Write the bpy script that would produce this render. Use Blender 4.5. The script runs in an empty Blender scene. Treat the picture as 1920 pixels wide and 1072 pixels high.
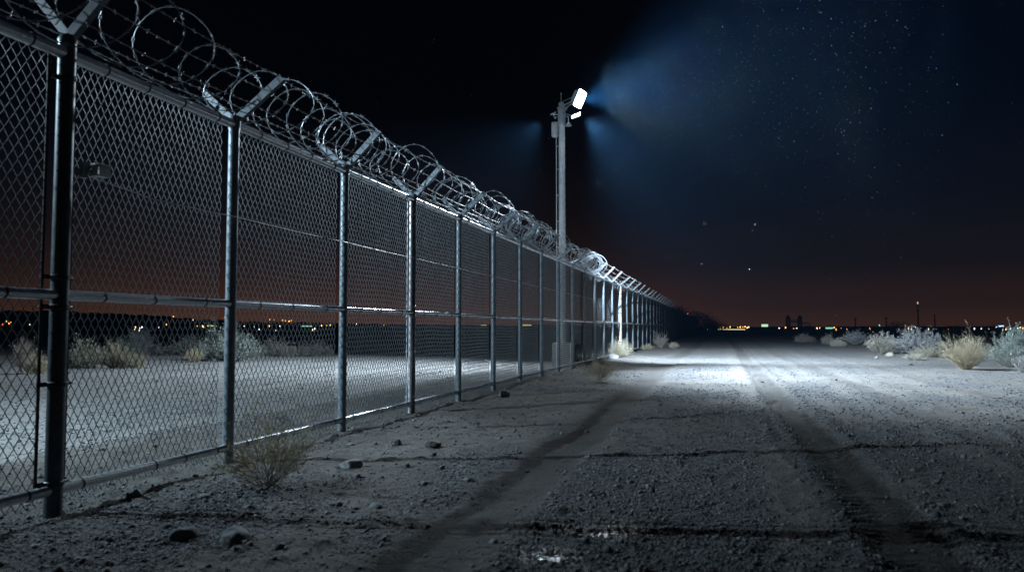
import bpy, math, random
import numpy as np
from mathutils import Vector, Matrix

random.seed(7)
RNG = np.random.default_rng(11)
scene = bpy.context.scene
COL = scene.collection
R = math.radians

# ------------------------------------------------------------------ camera
CAM_H = 1.235
LENS_PX = 1455.0            # focal length in pixels of a 1920 wide frame
YAW, PITCH = R(15.0), R(3.11)
FWD = Vector((-math.sin(YAW) * math.cos(PITCH), math.cos(YAW) * math.cos(PITCH), math.sin(PITCH)))
RIGHT = Vector((math.cos(YAW), math.sin(YAW), 0))
UP = RIGHT.cross(FWD)
cd = bpy.data.cameras.new('camera')
cam = bpy.data.objects.new('camera', cd)
COL.objects.link(cam)
cam.matrix_world = Matrix((
    (RIGHT.x, UP.x, -FWD.x, 0), (RIGHT.y, UP.y, -FWD.y, 0), (RIGHT.z, UP.z, -FWD.z, CAM_H), (0, 0, 0, 1)))
cd.sensor_width = 36
cd.lens = 36 * LENS_PX / 1920
cd.clip_start, cd.clip_end = 0.05, 4000
cd.dof.use_dof = True
cd.dof.focus_distance = 15.0
cd.dof.aperture_fstop = 2.2
scene.camera = cam


def ray(px, py):
    return FWD * LENS_PX + RIGHT * (px - 960) + UP * (536 - py)


def far_point(px, py, dist):
    r = ray(px, py)
    r = r / math.hypot(r.x, r.y)
    return Vector((0, 0, CAM_H)) + r * dist


# ------------------------------------------------------------------ helpers
def tag(o, label=None, cat=None, group=None, kind=None):
    if label: o['label'] = label
    if cat: o['category'] = cat
    if group: o['group'] = group
    if kind: o['kind'] = kind
    return o


def empty(name, loc=(0, 0, 0), rz=0.0):
    o = bpy.data.objects.new(name, None)
    o.empty_display_size = 0.2
    COL.objects.link(o)
    o.location = loc
    o.rotation_euler = (0, 0, rz)
    return o


def link(name, me, parent=None, loc=None, color=None):
    o = bpy.data.objects.new(name, me)
    COL.objects.link(o)
    if parent: o.parent = parent
    if loc is not None: o.location = loc
    if color is not None: o.color = (*color, 1)
    return o


class MB:
    """collects shapes into one mesh"""
    def __init__(s):
        s.v, s.f, s.m = [], [], []
        s.mat = 0

    def add(s, vs, fs):
        b = len(s.v)
        s.v.extend(vs)
        s.f.extend(tuple(b + i for i in f) for f in fs)
        s.m.extend([s.mat] * len(fs))

    def box(s, c, size, mtx=None):
        hx, hy, hz = size[0] / 2, size[1] / 2, size[2] / 2
        vs = []
        for x in (-hx, hx):
            for y in (-hy, hy):
                for z in (-hz, hz):
                    p = Vector((x, y, z))
                    if mtx: p = mtx @ p
                    vs.append(tuple(p + Vector(c)))
        s.add(vs, [(0, 1, 3, 2), (4, 6, 7, 5), (0, 4, 5, 1), (2, 3, 7, 6), (0, 2, 6, 4), (1, 5, 7, 3)])

    def tube(s, pts, r, n=8, cap=True):
        pts = [Vector(p) for p in pts]
        rs = r if isinstance(r, (list, tuple)) else [r] * len(pts)
        t0 = (pts[1] - pts[0]).normalized()
        a = Vector((0, 0, 1)) if abs(t0.z) < .9 else Vector((1, 0, 0))
        u = t0.cross(a).normalized()
        vs, fs = [], []
        for i, p in enumerate(pts):
            t = (pts[min(i + 1, len(pts) - 1)] - pts[max(i - 1, 0)])
            if t.length < 1e-9: t = t0
            t = t.normalized()
            u = (u - t * u.dot(t))
            u = u.normalized() if u.length > 1e-6 else t.orthogonal().normalized()
            w = t.cross(u)
            for k in range(n):
                an = 2 * math.pi * k / n
                vs.append(tuple(p + (u * math.cos(an) + w * math.sin(an)) * rs[i]))
        for i in range(len(pts) - 1):
            for k in range(n):
                a0, b0 = i * n + k, i * n + (k + 1) % n
                fs.append((a0, b0, b0 + n, a0 + n))
        if cap and n > 2:
            fs.append(tuple(range(n - 1, -1, -1)))
            e = (len(pts) - 1) * n
            fs.append(tuple(e + k for k in range(n)))
        s.add(vs, fs)

    def lathe(s, prof, n=20, c=(0, 0, 0)):
        vs, fs = [], []
        for r, z in prof:
            for k in range(n):
                a = 2 * math.pi * k / n
                vs.append((c[0] + r * math.cos(a), c[1] + r * math.sin(a), c[2] + z))
        for i in range(len(prof) - 1):
            for k in range(n):
                a0, b0 = i * n + k, i * n + (k + 1) % n
                fs.append((a0, b0, b0 + n, a0 + n))
        fs.append(tuple(range(n - 1, -1, -1)))
        e = (len(prof) - 1) * n
        fs.append(tuple(e + k for k in range(n)))
        s.add(vs, fs)

    def mesh(s, name, mats, smooth=False):
        me = bpy.data.meshes.new(name)
        me.from_pydata(s.v, [], s.f)
        for m in (mats if isinstance(mats, (list, tuple)) else [mats]):
            me.materials.append(m)
        if any(s.m): me.polygons.foreach_set('material_index', s.m)
        if smooth:
            me.polygons.foreach_set('use_smooth', [True] * len(me.polygons))
            try: me.set_sharp_from_angle(angle=R(40))
            except Exception: pass
        me.update()
        return me

    def build(s, name, mats, parent=None, loc=None, smooth=False, color=None):
        return link(name, s.mesh(name, mats, smooth), parent, loc, color)


def np_mesh(name, verts, faces, mats):
    """verts (N,3), faces (M,k) arrays"""
    me = bpy.data.meshes.new(name)
    me.vertices.add(len(verts))
    me.vertices.foreach_set('co', np.ascontiguousarray(verts, dtype=np.float32).ravel())
    k = faces.shape[1]
    me.loops.add(faces.size)
    me.loops.foreach_set('vertex_index', np.ascontiguousarray(faces, dtype=np.int32).ravel())
    me.polygons.add(len(faces))
    me.polygons.foreach_set('loop_start', np.arange(0, faces.size, k, dtype=np.int32))
    me.polygons.foreach_set('loop_total', np.full(len(faces), k, dtype=np.int32))
    for m in (mats if isinstance(mats, (list, tuple)) else [mats]):
        me.materials.append(m)
    me.update(calc_edges=True)
    return me


# ------------------------------------------------------------------ noise
def _hash(ix, iy, seed):
    h = (ix.astype(np.int64) * 374761393 + iy.astype(np.int64) * 668265263 + seed * 974634211) & 0xFFFFFFFF
    h = ((h ^ (h >> 13)) * 1274126177) & 0xFFFFFFFF
    h = h ^ (h >> 16)
    return (h & 0xFFFF) / 65535.0


def vnoise(x, y, scale, seed=0):
    x = np.asarray(x, float) / scale
    y = np.asarray(y, float) / scale
    ix, iy = np.floor(x), np.floor(y)
    fx, fy = x - ix, y - iy
    fx = fx * fx * (3 - 2 * fx)
    fy = fy * fy * (3 - 2 * fy)
    a, b = _hash(ix, iy, seed), _hash(ix + 1, iy, seed)
    c, d = _hash(ix, iy + 1, seed), _hash(ix + 1, iy + 1, seed)
    return (a + (b - a) * fx) * (1 - fy) + (c + (d - c) * fx) * fy


def sstep(a, b, x):
    t = np.clip((np.asarray(x, float) - a) / (b - a), 0, 1)
    return t * t * (3 - 2 * t)


# ------------------------------------------------------------------ terrain
FX = -4.33                                     # the fence line
PUDDLES = [(-0.74, 5.0, .28, .17), (-0.92, 4.34, .22, .14), (-0.68, 4.05, .15, .09)]


def track_x(y, x0, amp, ph, wl):
    return x0 + amp * np.sin(np.asarray(y, float) / wl + ph)


TRACKS = [(-1.70, .10, .4, 7.0, .33, .018), (1.02, .06, 1.2, 8.0, .25, .038), (2.75, .16, .2, 9.0, .22, .016), (5.1, .25, 2.2, 11.0, .24, .012),
          (-7.0, .1, .5, 9, .22, .02), (-9.2, .1, .5, 9, .22, .02)]


def rut_mask(x, y):
    m = np.zeros_like(np.asarray(x, float))
    for x0, amp, ph, wl, w, dep in TRACKS:
        d = np.abs(x - track_x(y, x0, amp, ph, wl))
        m = np.maximum(m, (1 - sstep(w * .45, w * 1.35, d)) * min(1.0, dep / (.018 if x0 < 0 else .034)))
    return m


def gravel_mask(x, y):
    n = vnoise(x, y, 1.7, 3) * .55 + vnoise(x, y, .6, 4) * .3 + vnoise(x, y, .21, 5) * .15
    road = sstep(-3.0, -1.9, x) * (1 - sstep(5.5, 8.0, x))
    base = .25 + .42 * road
    g = sstep(.0, .30, n - .62 + base * .55)
    inner = sstep(-6.2, -6.6, x) * 0 + (1 - sstep(-6.5, -6.1, x))
    g = np.maximum(g * (1 - inner), inner * (.35 + .4 * sstep(.35, .6, n)))
    g = g * (1 - .75 * rut_mask(x, y)) * (1 - .85 * strip_mask(x, y))
    return g


STRIPS = [(.42, .20, .85), (1.62, .18, .6), (2.30, .20, .7), (3.35, .26, .7), (4.4, .3, .6), (-1.18, .14, .6), (-2.25, .22, .4)]


def strip_mask(x, y):
    m = np.zeros_like(np.asarray(x, float))
    for k, (x0, w, st) in enumerate(STRIPS):
        d = np.abs(x - track_x(y, x0, .08 + .03 * k, .7 * k, 8.0) + .05 * (vnoise(x, y, .8, 140 + k) - .5))
        m = np.maximum(m, (1 - sstep(w * .35, w * 1.3, d)) * st * sstep(.2, .55, vnoise(x * .25, y, 1.6, 150 + k)))
    return m


def hgt(x, y):
    x = np.asarray(x, float)
    y = np.asarray(y, float)
    near = 1 / (1 + (np.hypot(x, y) / 40.0) ** 2)
    h = (vnoise(x, y, 9, 1) - .5) * .09 + (vnoise(x, y, 2.6, 2) - .5) * .05
    h += ((vnoise(x, y, .7, 6) - .5) * .030 + (vnoise(x, y, .27, 7) - .5) * .022 + (vnoise(x, y, .11, 8) - .5) * .013 + (vnoise(x, y, .055, 9) - .5) * .008) * near
    # loose soil heaped along the fence, a low berm behind it
    lump = vnoise(x, y, .45, 12) * .6 + vnoise(x, y, .16, 13) * .4
    h += .055 * np.exp(-((x + 3.9) / .75) ** 2) * lump
    h += .07 * np.exp(-((x + 5.7) / .5) ** 2) * (.6 + .8 * lump) * sstep(1, 3, y)
    # clods outside the ruts
    cl = sstep(.62, .9, vnoise(x, y, .14, 14)) * .018 + sstep(.66, .9, vnoise(x, y, .07, 15)) * .010
    h += cl * near * (1 - rut_mask(x, y))
    for i, (x0, amp, ph, wl, w, dep) in enumerate(TRACKS):
        tx = track_x(y, x0, amp, ph, wl)
        d = (x - tx) / w
        inside = 1 - sstep(.65, 1.25, np.abs(d))
        fade = .55 + .45 * vnoise(x * .3, y, 4.0, 40 + i)
        h -= dep * inside * fade
        h += dep * .35 * np.exp(-((np.abs(d) - 1.35) / .28) ** 2) * (.5 + vnoise(x, y, .3, 60 + i)) * fade
        if dep > .022:      # tyre tread: staggered cross lugs either side of a smooth centre rib
            s = np.sign(d)
            lug = sstep(.15, .75, .5 + .5 * np.sin((y + .05 * s + .10 * np.abs(d)) * 2 * math.pi / .115))
            rib = sstep(.12, .3, np.abs(d)) * (1 - sstep(.85, 1.0, np.abs(d)))
            h += inside * rib * (lug - .5) * (.044 if i == 1 else .026) * near * sstep(.10 if i == 1 else .3, .5 if i == 1 else .65, vnoise(x, y, .35, 120 + i)) * (.5 + .6 * vnoise(x, y, .8, 80 + i))
    for px, py, a, b in PUDDLES:
        q = ((x - px) / a) ** 2 + ((y - py) / b) ** 2
        h -= .020 * np.exp(-q * .8)
    # the plain falls away to nothing special far off; very gentle swells
    h += (vnoise(x, y, 60, 20) - .5) * .25 * sstep(35, 120, np.hypot(x, y))
    return h


def wet_mask(x, y):
    w = np.zeros_like(np.asarray(x, float))
    n = vnoise(x, y, .16, 91) * .6 + vnoise(x, y, .06, 92) * .4
    for px, py, a, b in PUDDLES:
        q = np.sqrt(((x - px) / (a * 1.25)) ** 2 + ((y - py) / (b * 1.5)) ** 2)
        w = np.maximum(w, 1 - sstep(.55, 1.15, q + (n - .5) * .7))
    return w


def gz(x, y):
    return float(hgt(np.array([x]), np.array([y]))[0])


def grow_axis(start, step, ratio, end):
    out, v, s = [], start, step
    while v < end:
        s *= ratio
        v += s
        out.append(v)
    return out


# ------------------------------------------------------------------ materials
def new_mat(name):
    m = bpy.data.materials.new(name)
    m.use_nodes = True
    nt = m.node_tree
    return m, nt, nt.nodes, nt.links, nt.nodes['Principled BSDF']


def galvanised(name, c1, c2, rough=.42, metal=.8, scale=14, bump=.12, rvar=.1):
    m, nt, N, L, P = new_mat(name)
    tc = N.new('ShaderNodeTexCoord')
    n1 = N.new('ShaderNodeTexNoise'); n1.inputs['Scale'].default_value = scale; n1.inputs['Detail'].default_value = 6
    vo = N.new('ShaderNodeTexVoronoi'); vo.inputs['Scale'].default_value = scale * 4
    L.new(tc.outputs['Object'], n1.inputs['Vector']); L.new(tc.outputs['Object'], vo.inputs['Vector'])
    mx = N.new('ShaderNodeMix'); mx.data_type = 'RGBA'
    mx.inputs[6].default_value = (*c1, 1); mx.inputs[7].default_value = (*c2, 1)
    ad = N.new('ShaderNodeMath'); ad.operation = 'MULTIPLY_ADD'; ad.inputs[1].default_value = .35
    sp = N.new('ShaderNodeSeparateColor')
    L.new(vo.outputs['Color'], sp.inputs[0]); L.new(sp.outputs[0], ad.inputs[0]); L.new(n1.outputs[0], ad.inputs[2])
    rp = N.new('ShaderNodeMapRange'); rp.inputs[1].default_value = .35; rp.inputs[2].default_value = .95
    L.new(ad.outputs[0], rp.inputs[0]); L.new(rp.outputs[0], mx.inputs[0]); L.new(mx.outputs[2], P.inputs['Base Color'])
    rr = N.new('ShaderNodeMapRange'); rr.inputs[1].default_value = .3; rr.inputs[2].default_value = .8
    rr.inputs[3].default_value = rough - rvar; rr.inputs[4].default_value = rough + rvar * 1.5
    L.new(n1.outputs[0], rr.inputs[0]); L.new(rr.outputs[0], P.inputs['Roughness'])
    P.inputs['Metallic'].default_value = metal
    b = N.new('ShaderNodeBump'); b.inputs['Strength'].default_value = bump; b.inputs['Distance'].default_value = .01
    L.new(n1.outputs[0], b.inputs['Height']); L.new(b.outputs[0], P.inputs['Normal'])
    return m


M_POST = galvanised('galvanised_post', (.20, .245, .28), (.11, .145, .17), .48, .4)
M_RAIL = galvanised('galvanised_rail', (.80, .82, .86), (.60, .63, .67), .25, .5, 9, bump=.01, rvar=.03)
M_DARKPOST = galvanised('dark_post', (.085, .11, .13), (.045, .06, .07), .45, .5)  # darker tone than the other posts
M_WHITEPOST = galvanised('pale_gate_post', (.46, .47, .48), (.32, .33, .34), .5, .2)
M_WIRE = galvanised('mesh_wire', (.095, .107, .118), (.06, .068, .075), .5, .35, 6)
M_RAZOR = galvanised('razor_wire', (.34, .38, .42), (.20, .23, .26), .42, .6, 8)
M_BARB = galvanised('barbed_wire', (.42, .40, .40), (.25, .24, .24), .5, .6, 8)
M_ARM = galvanised('arm_steel', (.12, .15, .175), (.065, .08, .095), .55, .4, 10)
M_POLE = galvanised('pole_paint', (.46, .50, .53), (.34, .37, .40), .55, .15, 5)
M_FIXT = galvanised('fixture_grey', (.30, .33, .35), (.20, .22, .24), .5, .3, 9)
M_BOXP = galvanised('pale_box_paint', (.62, .64, .64), (.48, .50, .50), .5, .05, 6)
M_BLACK = galvanised('dark_iron', (.05, .05, .055), (.03, .03, .03), .5, .5, 6)
M_FARIRON = galvanised('far_dark_steel', (.05, .05, .06), (.03, .03, .035), .7, .2, .2)


def emitter(name, col, strength, sample=False):
    m, nt, N, L, P = new_mat(name)
    P.inputs['Base Color'].default_value = (.02, .02, .02, 1)
    P.inputs['Emission Color'].default_value = (*col, 1)
    P.inputs['Emission Strength'].default_value = strength
    if not sample: m.cycles.emission_sampling = 'NONE'
    return m


def noisy(name, c1, c2, rough=.85, scale=6, bump=.3, dist=.02):
    m, nt, N, L, P = new_mat(name)
    tc = N.new('ShaderNodeTexCoord')
    n1 = N.new('ShaderNodeTexNoise'); n1.inputs['Scale'].default_value = scale; n1.inputs['Detail'].default_value = 8
    n1.inputs['Roughness'].default_value = .65
    L.new(tc.outputs['Object'], n1.inputs['Vector'])
    mx = N.new('ShaderNodeMix'); mx.data_type = 'RGBA'
    mx.inputs[6].default_value = (*c1, 1); mx.inputs[7].default_value = (*c2, 1)
    rp = N.new('ShaderNodeMapRange'); rp.inputs[1].default_value = .3; rp.inputs[2].default_value = .7
    L.new(n1.outputs[0], rp.inputs[0]); L.new(rp.outputs[0], mx.inputs[0]); L.new(mx.outputs[2], P.inputs['Base Color'])
    P.inputs['Roughness'].default_value = rough
    b = N.new('ShaderNodeBump'); b.inputs['Strength'].default_value = bump; b.inputs['Distance'].default_value = dist
    L.new(n1.outputs[0], b.inputs['Height']); L.new(b.outputs[0], P.inputs['Normal'])
    return m


M_CONC = noisy('concrete', (.42, .41, .38), (.30, .29, .27), .9, 5)
M_HILL = noisy('far_hill', (.05, .045, .04), (.03, .03, .03), 1, .05)


def tinted(name, rough=.8, trans=0.0):
    """plant material: each object's own colour, varied by noise"""
    m, nt, N, L, P = new_mat(name)
    oi = N.new('ShaderNodeObjectInfo')
    tc = N.new('ShaderNodeTexCoord')
    n1 = N.new('ShaderNodeTexNoise'); n1.inputs['Scale'].default_value = 9; n1.inputs['Detail'].default_value = 3
    L.new(tc.outputs['Object'], n1.inputs['Vector'])
    rp = N.new('ShaderNodeMapRange'); rp.inputs[1].default_value = .3; rp.inputs[2].default_value = .7
    rp.inputs[3].default_value = .6; rp.inputs[4].default_value = 1.25
    L.new(n1.outputs[0], rp.inputs[0])
    mx = N.new('ShaderNodeVectorMath'); mx.operation = 'SCALE'
    L.new(oi.outputs['Color'], mx.inputs[0]); L.new(rp.outputs[0], mx.inputs['Scale'])
    L.new(mx.outputs[0], P.inputs['Base Color'])
    P.inputs['Roughness'].default_value = rough
    P.inputs['Specular IOR Level'].default_value = .2
    return m


M_LEAF = tinted('leaf', .75)
M_STEM = tinted('stem', .85)


def ground_material():
    m, nt, N, L, P = new_mat('gravel_ground')
    geo = N.new('ShaderNodeNewGeometry')
    ag = N.new('ShaderNodeAttribute'); ag.attribute_name = 'gravel'
    ar = N.new('ShaderNodeAttribute'); ar.attribute_name = 'rut'

    def noise(scale, detail=5, rough=.6):
        n = N.new('ShaderNodeTexNoise'); n.inputs['Scale'].default_value = scale; n.inputs['Detail'].default_value = detail
        n.inputs['Roughness'].default_value = rough
        L.new(geo.outputs['Position'], n.inputs['Vector']); return n

    def voro(scale, feature='F1', rnd=1.0):
        n = N.new('ShaderNodeTexVoronoi'); n.inputs['Scale'].default_value = scale; n.feature = feature
        n.inputs['Randomness'].default_value = rnd
        L.new(geo.outputs['Position'], n.inputs['Vector']); return n

    def mix(a, b, f, mode='MIX'):
        x = N.new('ShaderNodeMix'); x.data_type = 'RGBA'; x.blend_type = mode
        for sock, val in ((6, a), (7, b)):
            if isinstance(val, tuple): x.inputs[sock].default_value = (*val, 1)
            else: L.new(val, x.inputs[sock])
        if isinstance(f, float): x.inputs[0].default_value = f
        else: L.new(f, x.inputs[0])
        return x.outputs[2]

    def rng(src, a, b, c=0.0, d=1.0):
        r = N.new('ShaderNodeMapRange')
        for i, v in zip((1, 2, 3, 4), (a, b, c, d)): r.inputs[i].default_value = v
        L.new(src, r.inputs[0]); return r.outputs[0]

    big, mid, fine = noise(.5, 4), noise(3.5, 6), noise(38, 6, .7)
    v1, v2 = voro(34), voro(85)
    dirt = mix((.158, .150, .138), (.098, .094, .088), rng(mid.outputs[0], .35, .65))
    dirt = mix(dirt, (.20, .194, .186), rng(big.outputs[0], .55, .75))
    s1 = N.new('ShaderNodeSeparateColor'); L.new(v1.outputs['Color'], s1.inputs[0])
    s2 = N.new('ShaderNodeSeparateColor'); L.new(v2.outputs['Color'], s2.inputs[0])
    peb = mix((.055, .062, .072), (.20, .212, .228), s1.outputs[0])
    peb2 = mix((.055, .06, .066), (.19, .197, .205), s2.outputs[1])
    peb = mix(peb, peb2, .5)
    col = mix(dirt, peb, ag.outputs['Fac'])
    col = mix(col, (.040, .038, .037), ar.outputs['Fac'])
    spk = mix((.55, .55, .55), (1.2, 1.2, 1.2), rng(fine.outputs[0], .35, .65))
    col = mix(col, spk, 1.0, 'MULTIPLY')
    L.new(col, P.inputs['Base Color'])
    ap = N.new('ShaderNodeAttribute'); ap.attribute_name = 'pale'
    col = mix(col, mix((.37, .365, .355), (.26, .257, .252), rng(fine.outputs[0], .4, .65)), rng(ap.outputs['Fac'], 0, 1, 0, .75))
    aw = N.new('ShaderNodeAttribute'); aw.attribute_name = 'wet'
    col = mix(col, (.04, .04, .04), rng(aw.outputs['Fac'], 0, 1, 0, .75))
    L.new(col, P.inputs['Base Color'])
    L.new(rng(aw.outputs['Fac'], 0, 1, .88, .42), P.inputs['Roughness'])
    P.inputs['Specular IOR Level'].default_value = .35
    # stones and grains
    h1 = rng(v1.outputs['Distance'], 0, .6, 1, 0)
    h2 = rng(v2.outputs['Distance'], 0, .6, 1, 0)

    def math_(op, a, b):
        x = N.new('ShaderNodeMath'); x.operation = op
        for i, val in enumerate((a, b)):
            if isinstance(val, float): x.inputs[i].default_value = val
            else: L.new(val, x.inputs[i])
        return x.outputs[0]
    hs = math_('ADD', math_('MULTIPLY', h1, .6), math_('MULTIPLY', h2, .35))
    hs = math_('MULTIPLY', hs, math_('ADD', math_('MULTIPLY', ag.outputs['Fac'], .8), .2))
    hs = math_('ADD', hs, math_('MULTIPLY', fine.outputs[0], .55))
    b = N.new('ShaderNodeBump'); b.inputs['Strength'].default_value = 1.0; b.inputs['Distance'].default_value = .034
    L.new(hs, b.inputs['Height']); L.new(b.outputs[0], P.inputs['Normal'])
    return m


M_GROUND = ground_material()


def stone_material():
    m, nt, N, L, P = new_mat('stone')
    geo = N.new('ShaderNodeNewGeometry')
    rp = N.new('ShaderNodeValToRGB')
    e = rp.color_ramp.elements
    e[0].position, e[0].color = 0, (.09, .095, .105, 1)
    e[1].position, e[1].color = 1, (.30, .31, .325, 1)
    for p, c in ((.35, (.13, .138, .15, 1)), (.7, (.18, .172, .16, 1)), (.9, (.22, .23, .245, 1))):
        x = e.new(p); x.color = c
    L.new(geo.outputs['Random Per Island'], rp.inputs[0])
    n1 = N.new('ShaderNodeTexNoise'); n1.inputs['Scale'].default_value = 60; n1.inputs['Detail'].default_value = 5
    L.new(geo.outputs['Position'], n1.inputs['Vector'])
    mx = N.new('ShaderNodeMix'); mx.data_type = 'RGBA'; mx.blend_type = 'MULTIPLY'; mx.inputs[0].default_value = .5
    L.new(rp.outputs[0], mx.inputs[6]); L.new(n1.outputs['Color'], mx.inputs[7])
    L.new(mx.outputs[2], P.inputs['Base Color'])
    P.inputs['Roughness'].default_value = .8
    b = N.new('ShaderNodeBump'); b.inputs['Strength'].default_value = .5; b.inputs['Distance'].default_value = .004
    L.new(n1.outputs[0], b.inputs['Height']); L.new(b.outputs[0], P.inputs['Normal'])
    return m


M_STONE = stone_material()

# ------------------------------------------------------------------ ground
xs = list(np.arange(-7.0, 7.0001, .034))
g = grow_axis(7.0, .034, 1.042, 820)
xs = [-v for v in reversed(g)] + xs + g
ys = [-v for v in reversed(grow_axis(-1.7, .1, 1.3, 60))] + list(np.arange(1.8, 7.5, .019)) + grow_axis(7.5, .019, 1.0172, 880)
xs, ys = np.array(xs), np.array(ys)
XX, YY = np.meshgrid(xs, ys)
ZZ = hgt(XX, YY)
V = np.stack([XX.ravel(), YY.ravel(), ZZ.ravel()], 1)
nx, ny = len(xs), len(ys)
i0 = (np.arange(ny - 1)[:, None] * nx + np.arange(nx - 1)[None, :]).ravel()
F = np.stack([i0, i0 + 1, i0 + nx + 1, i0 + nx], 1)
me = np_mesh('ground', V, F, M_GROUND)
me.polygons.foreach_set('use_smooth', np.ones(len(F), dtype=bool))
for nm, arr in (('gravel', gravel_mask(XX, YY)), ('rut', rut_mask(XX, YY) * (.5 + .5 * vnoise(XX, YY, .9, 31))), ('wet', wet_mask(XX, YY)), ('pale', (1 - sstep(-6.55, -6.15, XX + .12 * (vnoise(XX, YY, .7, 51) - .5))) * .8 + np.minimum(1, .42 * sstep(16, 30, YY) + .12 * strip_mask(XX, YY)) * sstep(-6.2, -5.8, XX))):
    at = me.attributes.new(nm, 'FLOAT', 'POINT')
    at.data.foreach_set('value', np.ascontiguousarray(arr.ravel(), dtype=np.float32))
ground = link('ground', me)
tag(ground, 'dusty gravel and dirt ground with wheel ruts beside the fence', 'ground', kind='structure')

# puddle water
m, nt, N, L, P = new_mat('puddle_water')
P.inputs['Base Color'].default_value = (.015, .017, .02, 1)
P.inputs['Roughness'].default_value = .17
P.inputs['IOR'].default_value = 1.33
geo = N.new('ShaderNodeNewGeometry')
n1 = N.new('ShaderNodeTexNoise'); n1.inputs['Scale'].default_value = 26; n1.inputs['Detail'].default_value = 4
L.new(geo.outputs['Position'], n1.inputs['Vector'])
b = N.new('ShaderNodeBump'); b.inputs['Strength'].default_value = .6; b.inputs['Distance'].default_value = .02
L.new(n1.outputs[0], b.inputs['Height']); L.new(b.outputs[0], P.inputs['Normal'])
M_WATER = m
for i, (px, py, a, bb) in enumerate(PUDDLES):
    mb = MB()
    n = 40
    z = gz(px, py)
    zz = z + .006
    ring = []
    for k in range(n):
        an = 2 * math.pi * k / n
        q = 1 + .25 * math.sin(3 * an + i) + .12 * math.sin(7 * an + 2 * i)
        ring.append((px + a * q * math.cos(an), py + bb * q * math.sin(an), zz))
    mb.add(ring + [(px, py, zz)], [(k, (k + 1) % n, n) for k in range(n)])
    o = mb.build('water', M_WATER)
    tag(o, ['shallow puddle of water glinting among the gravel in the near road', 'thin wet glint in the road gravel just in front of the bigger puddle',
            'smallest wet spot at the bottom edge of the road gravel'][i], 'puddle', kind='structure')


# loose gravel: far too many to count
def icosa():
    t = (1 + 5 ** .5) / 2
    v = np.array([(-1, t, 0), (1, t, 0), (-1, -t, 0), (1, -t, 0), (0, -1, t), (0, 1, t), (0, -1, -t), (0, 1, -t), (t, 0, -1), (t, 0, 1), (-t, 0, -1), (-t, 0, 1)], float)
    v /= np.linalg.norm(v[0])
    f = np.array([(0, 11, 5), (0, 5, 1), (0, 1, 7), (0, 7, 10), (0, 10, 11), (1, 5, 9), (5, 11, 4), (11, 10, 2), (10, 7, 6), (7, 1, 8), (3, 9, 4), (3, 4, 2), (3, 2, 6), (3, 6, 8), (3, 8, 9), (4, 9, 5), (2, 4, 11), (6, 2, 10), (8, 6, 7), (9, 8, 1)])
    return v, f


def scatter(n, dmin, dmax, smin, smax, power, keep, rng):
    ang = rng.uniform(R(-58), R(32), n)
    d = np.exp(rng.uniform(math.log(dmin), math.log(dmax), n))
    x, y = d * np.sin(ang), d * np.cos(ang)
    k = rng.random(n) < keep(x, y)
    x, y, d = x[k], y[k], d[k]
    s = smin * (smax / smin) ** (rng.random(len(x)) ** power)
    return x, y, s


iv, if_ = icosa()
xa, ya, sa = scatter(120000, 2.0, 42, .0035, .018, 2.0, lambda x, y: (.12 + .85 * gravel_mask(x, y)) * (1 - .85 * rut_mask(x, y)) * (1 - .75 * strip_mask(x, y)), RNG)
xb, yb, sb = scatter(3500, 2.2, 50, .012, .036, 3.0, lambda x, y: .6 - .45 * rut_mask(x, y), RNG)
gx, gy, gs = np.concatenate([xa, xb]), np.concatenate([ya, yb]), np.concatenate([sa, sb])
ok = np.ones(len(gx), bool)
for px, py, a, bb in PUDDLES:
    ok &= ~((((gx - px) / a) ** 2 + ((gy - py) / bb) ** 2 < 1.2) & (RNG.random(len(gx)) < .35))
gx, gy, gs = gx[ok], gy[ok], gs[ok]
n = len(gx)
ax = RNG.normal(size=(n, 3)); ax /= np.linalg.norm(ax, axis=1)[:, None]
an = RNG.uniform(0, math.pi, n)
K = np.zeros((n, 3, 3))
K[:, 0, 1], K[:, 0, 2], K[:, 1, 0], K[:, 1, 2], K[:, 2, 0], K[:, 2, 1] = -ax[:, 2], ax[:, 1], ax[:, 2], -ax[:, 0], -ax[:, 1], ax[:, 0]
Rm = np.eye(3)[None] + np.sin(an)[:, None, None] * K + (1 - np.cos(an))[:, None, None] * (K @ K)
P0 = iv[None] * RNG.uniform(.7, 1.3, (n, 12, 1))
P0 = np.einsum('nij,nkj->nki', Rm, P0)
P0 *= (gs[:, None] * RNG.uniform(.6, 1.25, (n, 3)))[:, None, :] * np.array([1.15, 1.15, .72])
P0 += np.stack([gx, gy, hgt(gx, gy) + gs * .28], 1)[:, None, :]
FF = (if_[None] + (np.arange(n) * 12)[:, None, None]).reshape(-1, 3)
# the finest grit: eight-sided chips
ov = np.array([(1, 0, 0), (-1, 0, 0), (0, 1, 0), (0, -1, 0), (0, 0, 1), (0, 0, -1)], float)
of = np.array([(0, 2, 4), (2, 1, 4), (1, 3, 4), (3, 0, 4), (2, 0, 5), (1, 2, 5), (3, 1, 5), (0, 3, 5)])
xa, ya, sa = scatter(230000, 2.0, 20, .0030, .0085, 1.4, lambda x, y: (.18 + .80 * gravel_mask(x, y)) * (1 - .88 * rut_mask(x, y)) * (1 - .75 * strip_mask(x, y)), RNG)
xb, yb, sb = scatter(45000, 9, 46, .008, .022, 1.6, lambda x, y: (.35 + .6 * gravel_mask(x, y)) * (1 - .85 * rut_mask(x, y)) * (1 - .8 * strip_mask(x, y)), RNG)
hx, hy, hs = np.concatenate([xa, xb]), np.concatenate([ya, yb]), np.concatenate([sa, sb])
n_ = len(hx)
P1 = ov[None] * RNG.uniform(.65, 1.35, (n_, 6, 1))
th = RNG.uniform(0, 6.28, n_); ti = RNG.uniform(-.7, .7, n_)
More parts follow.
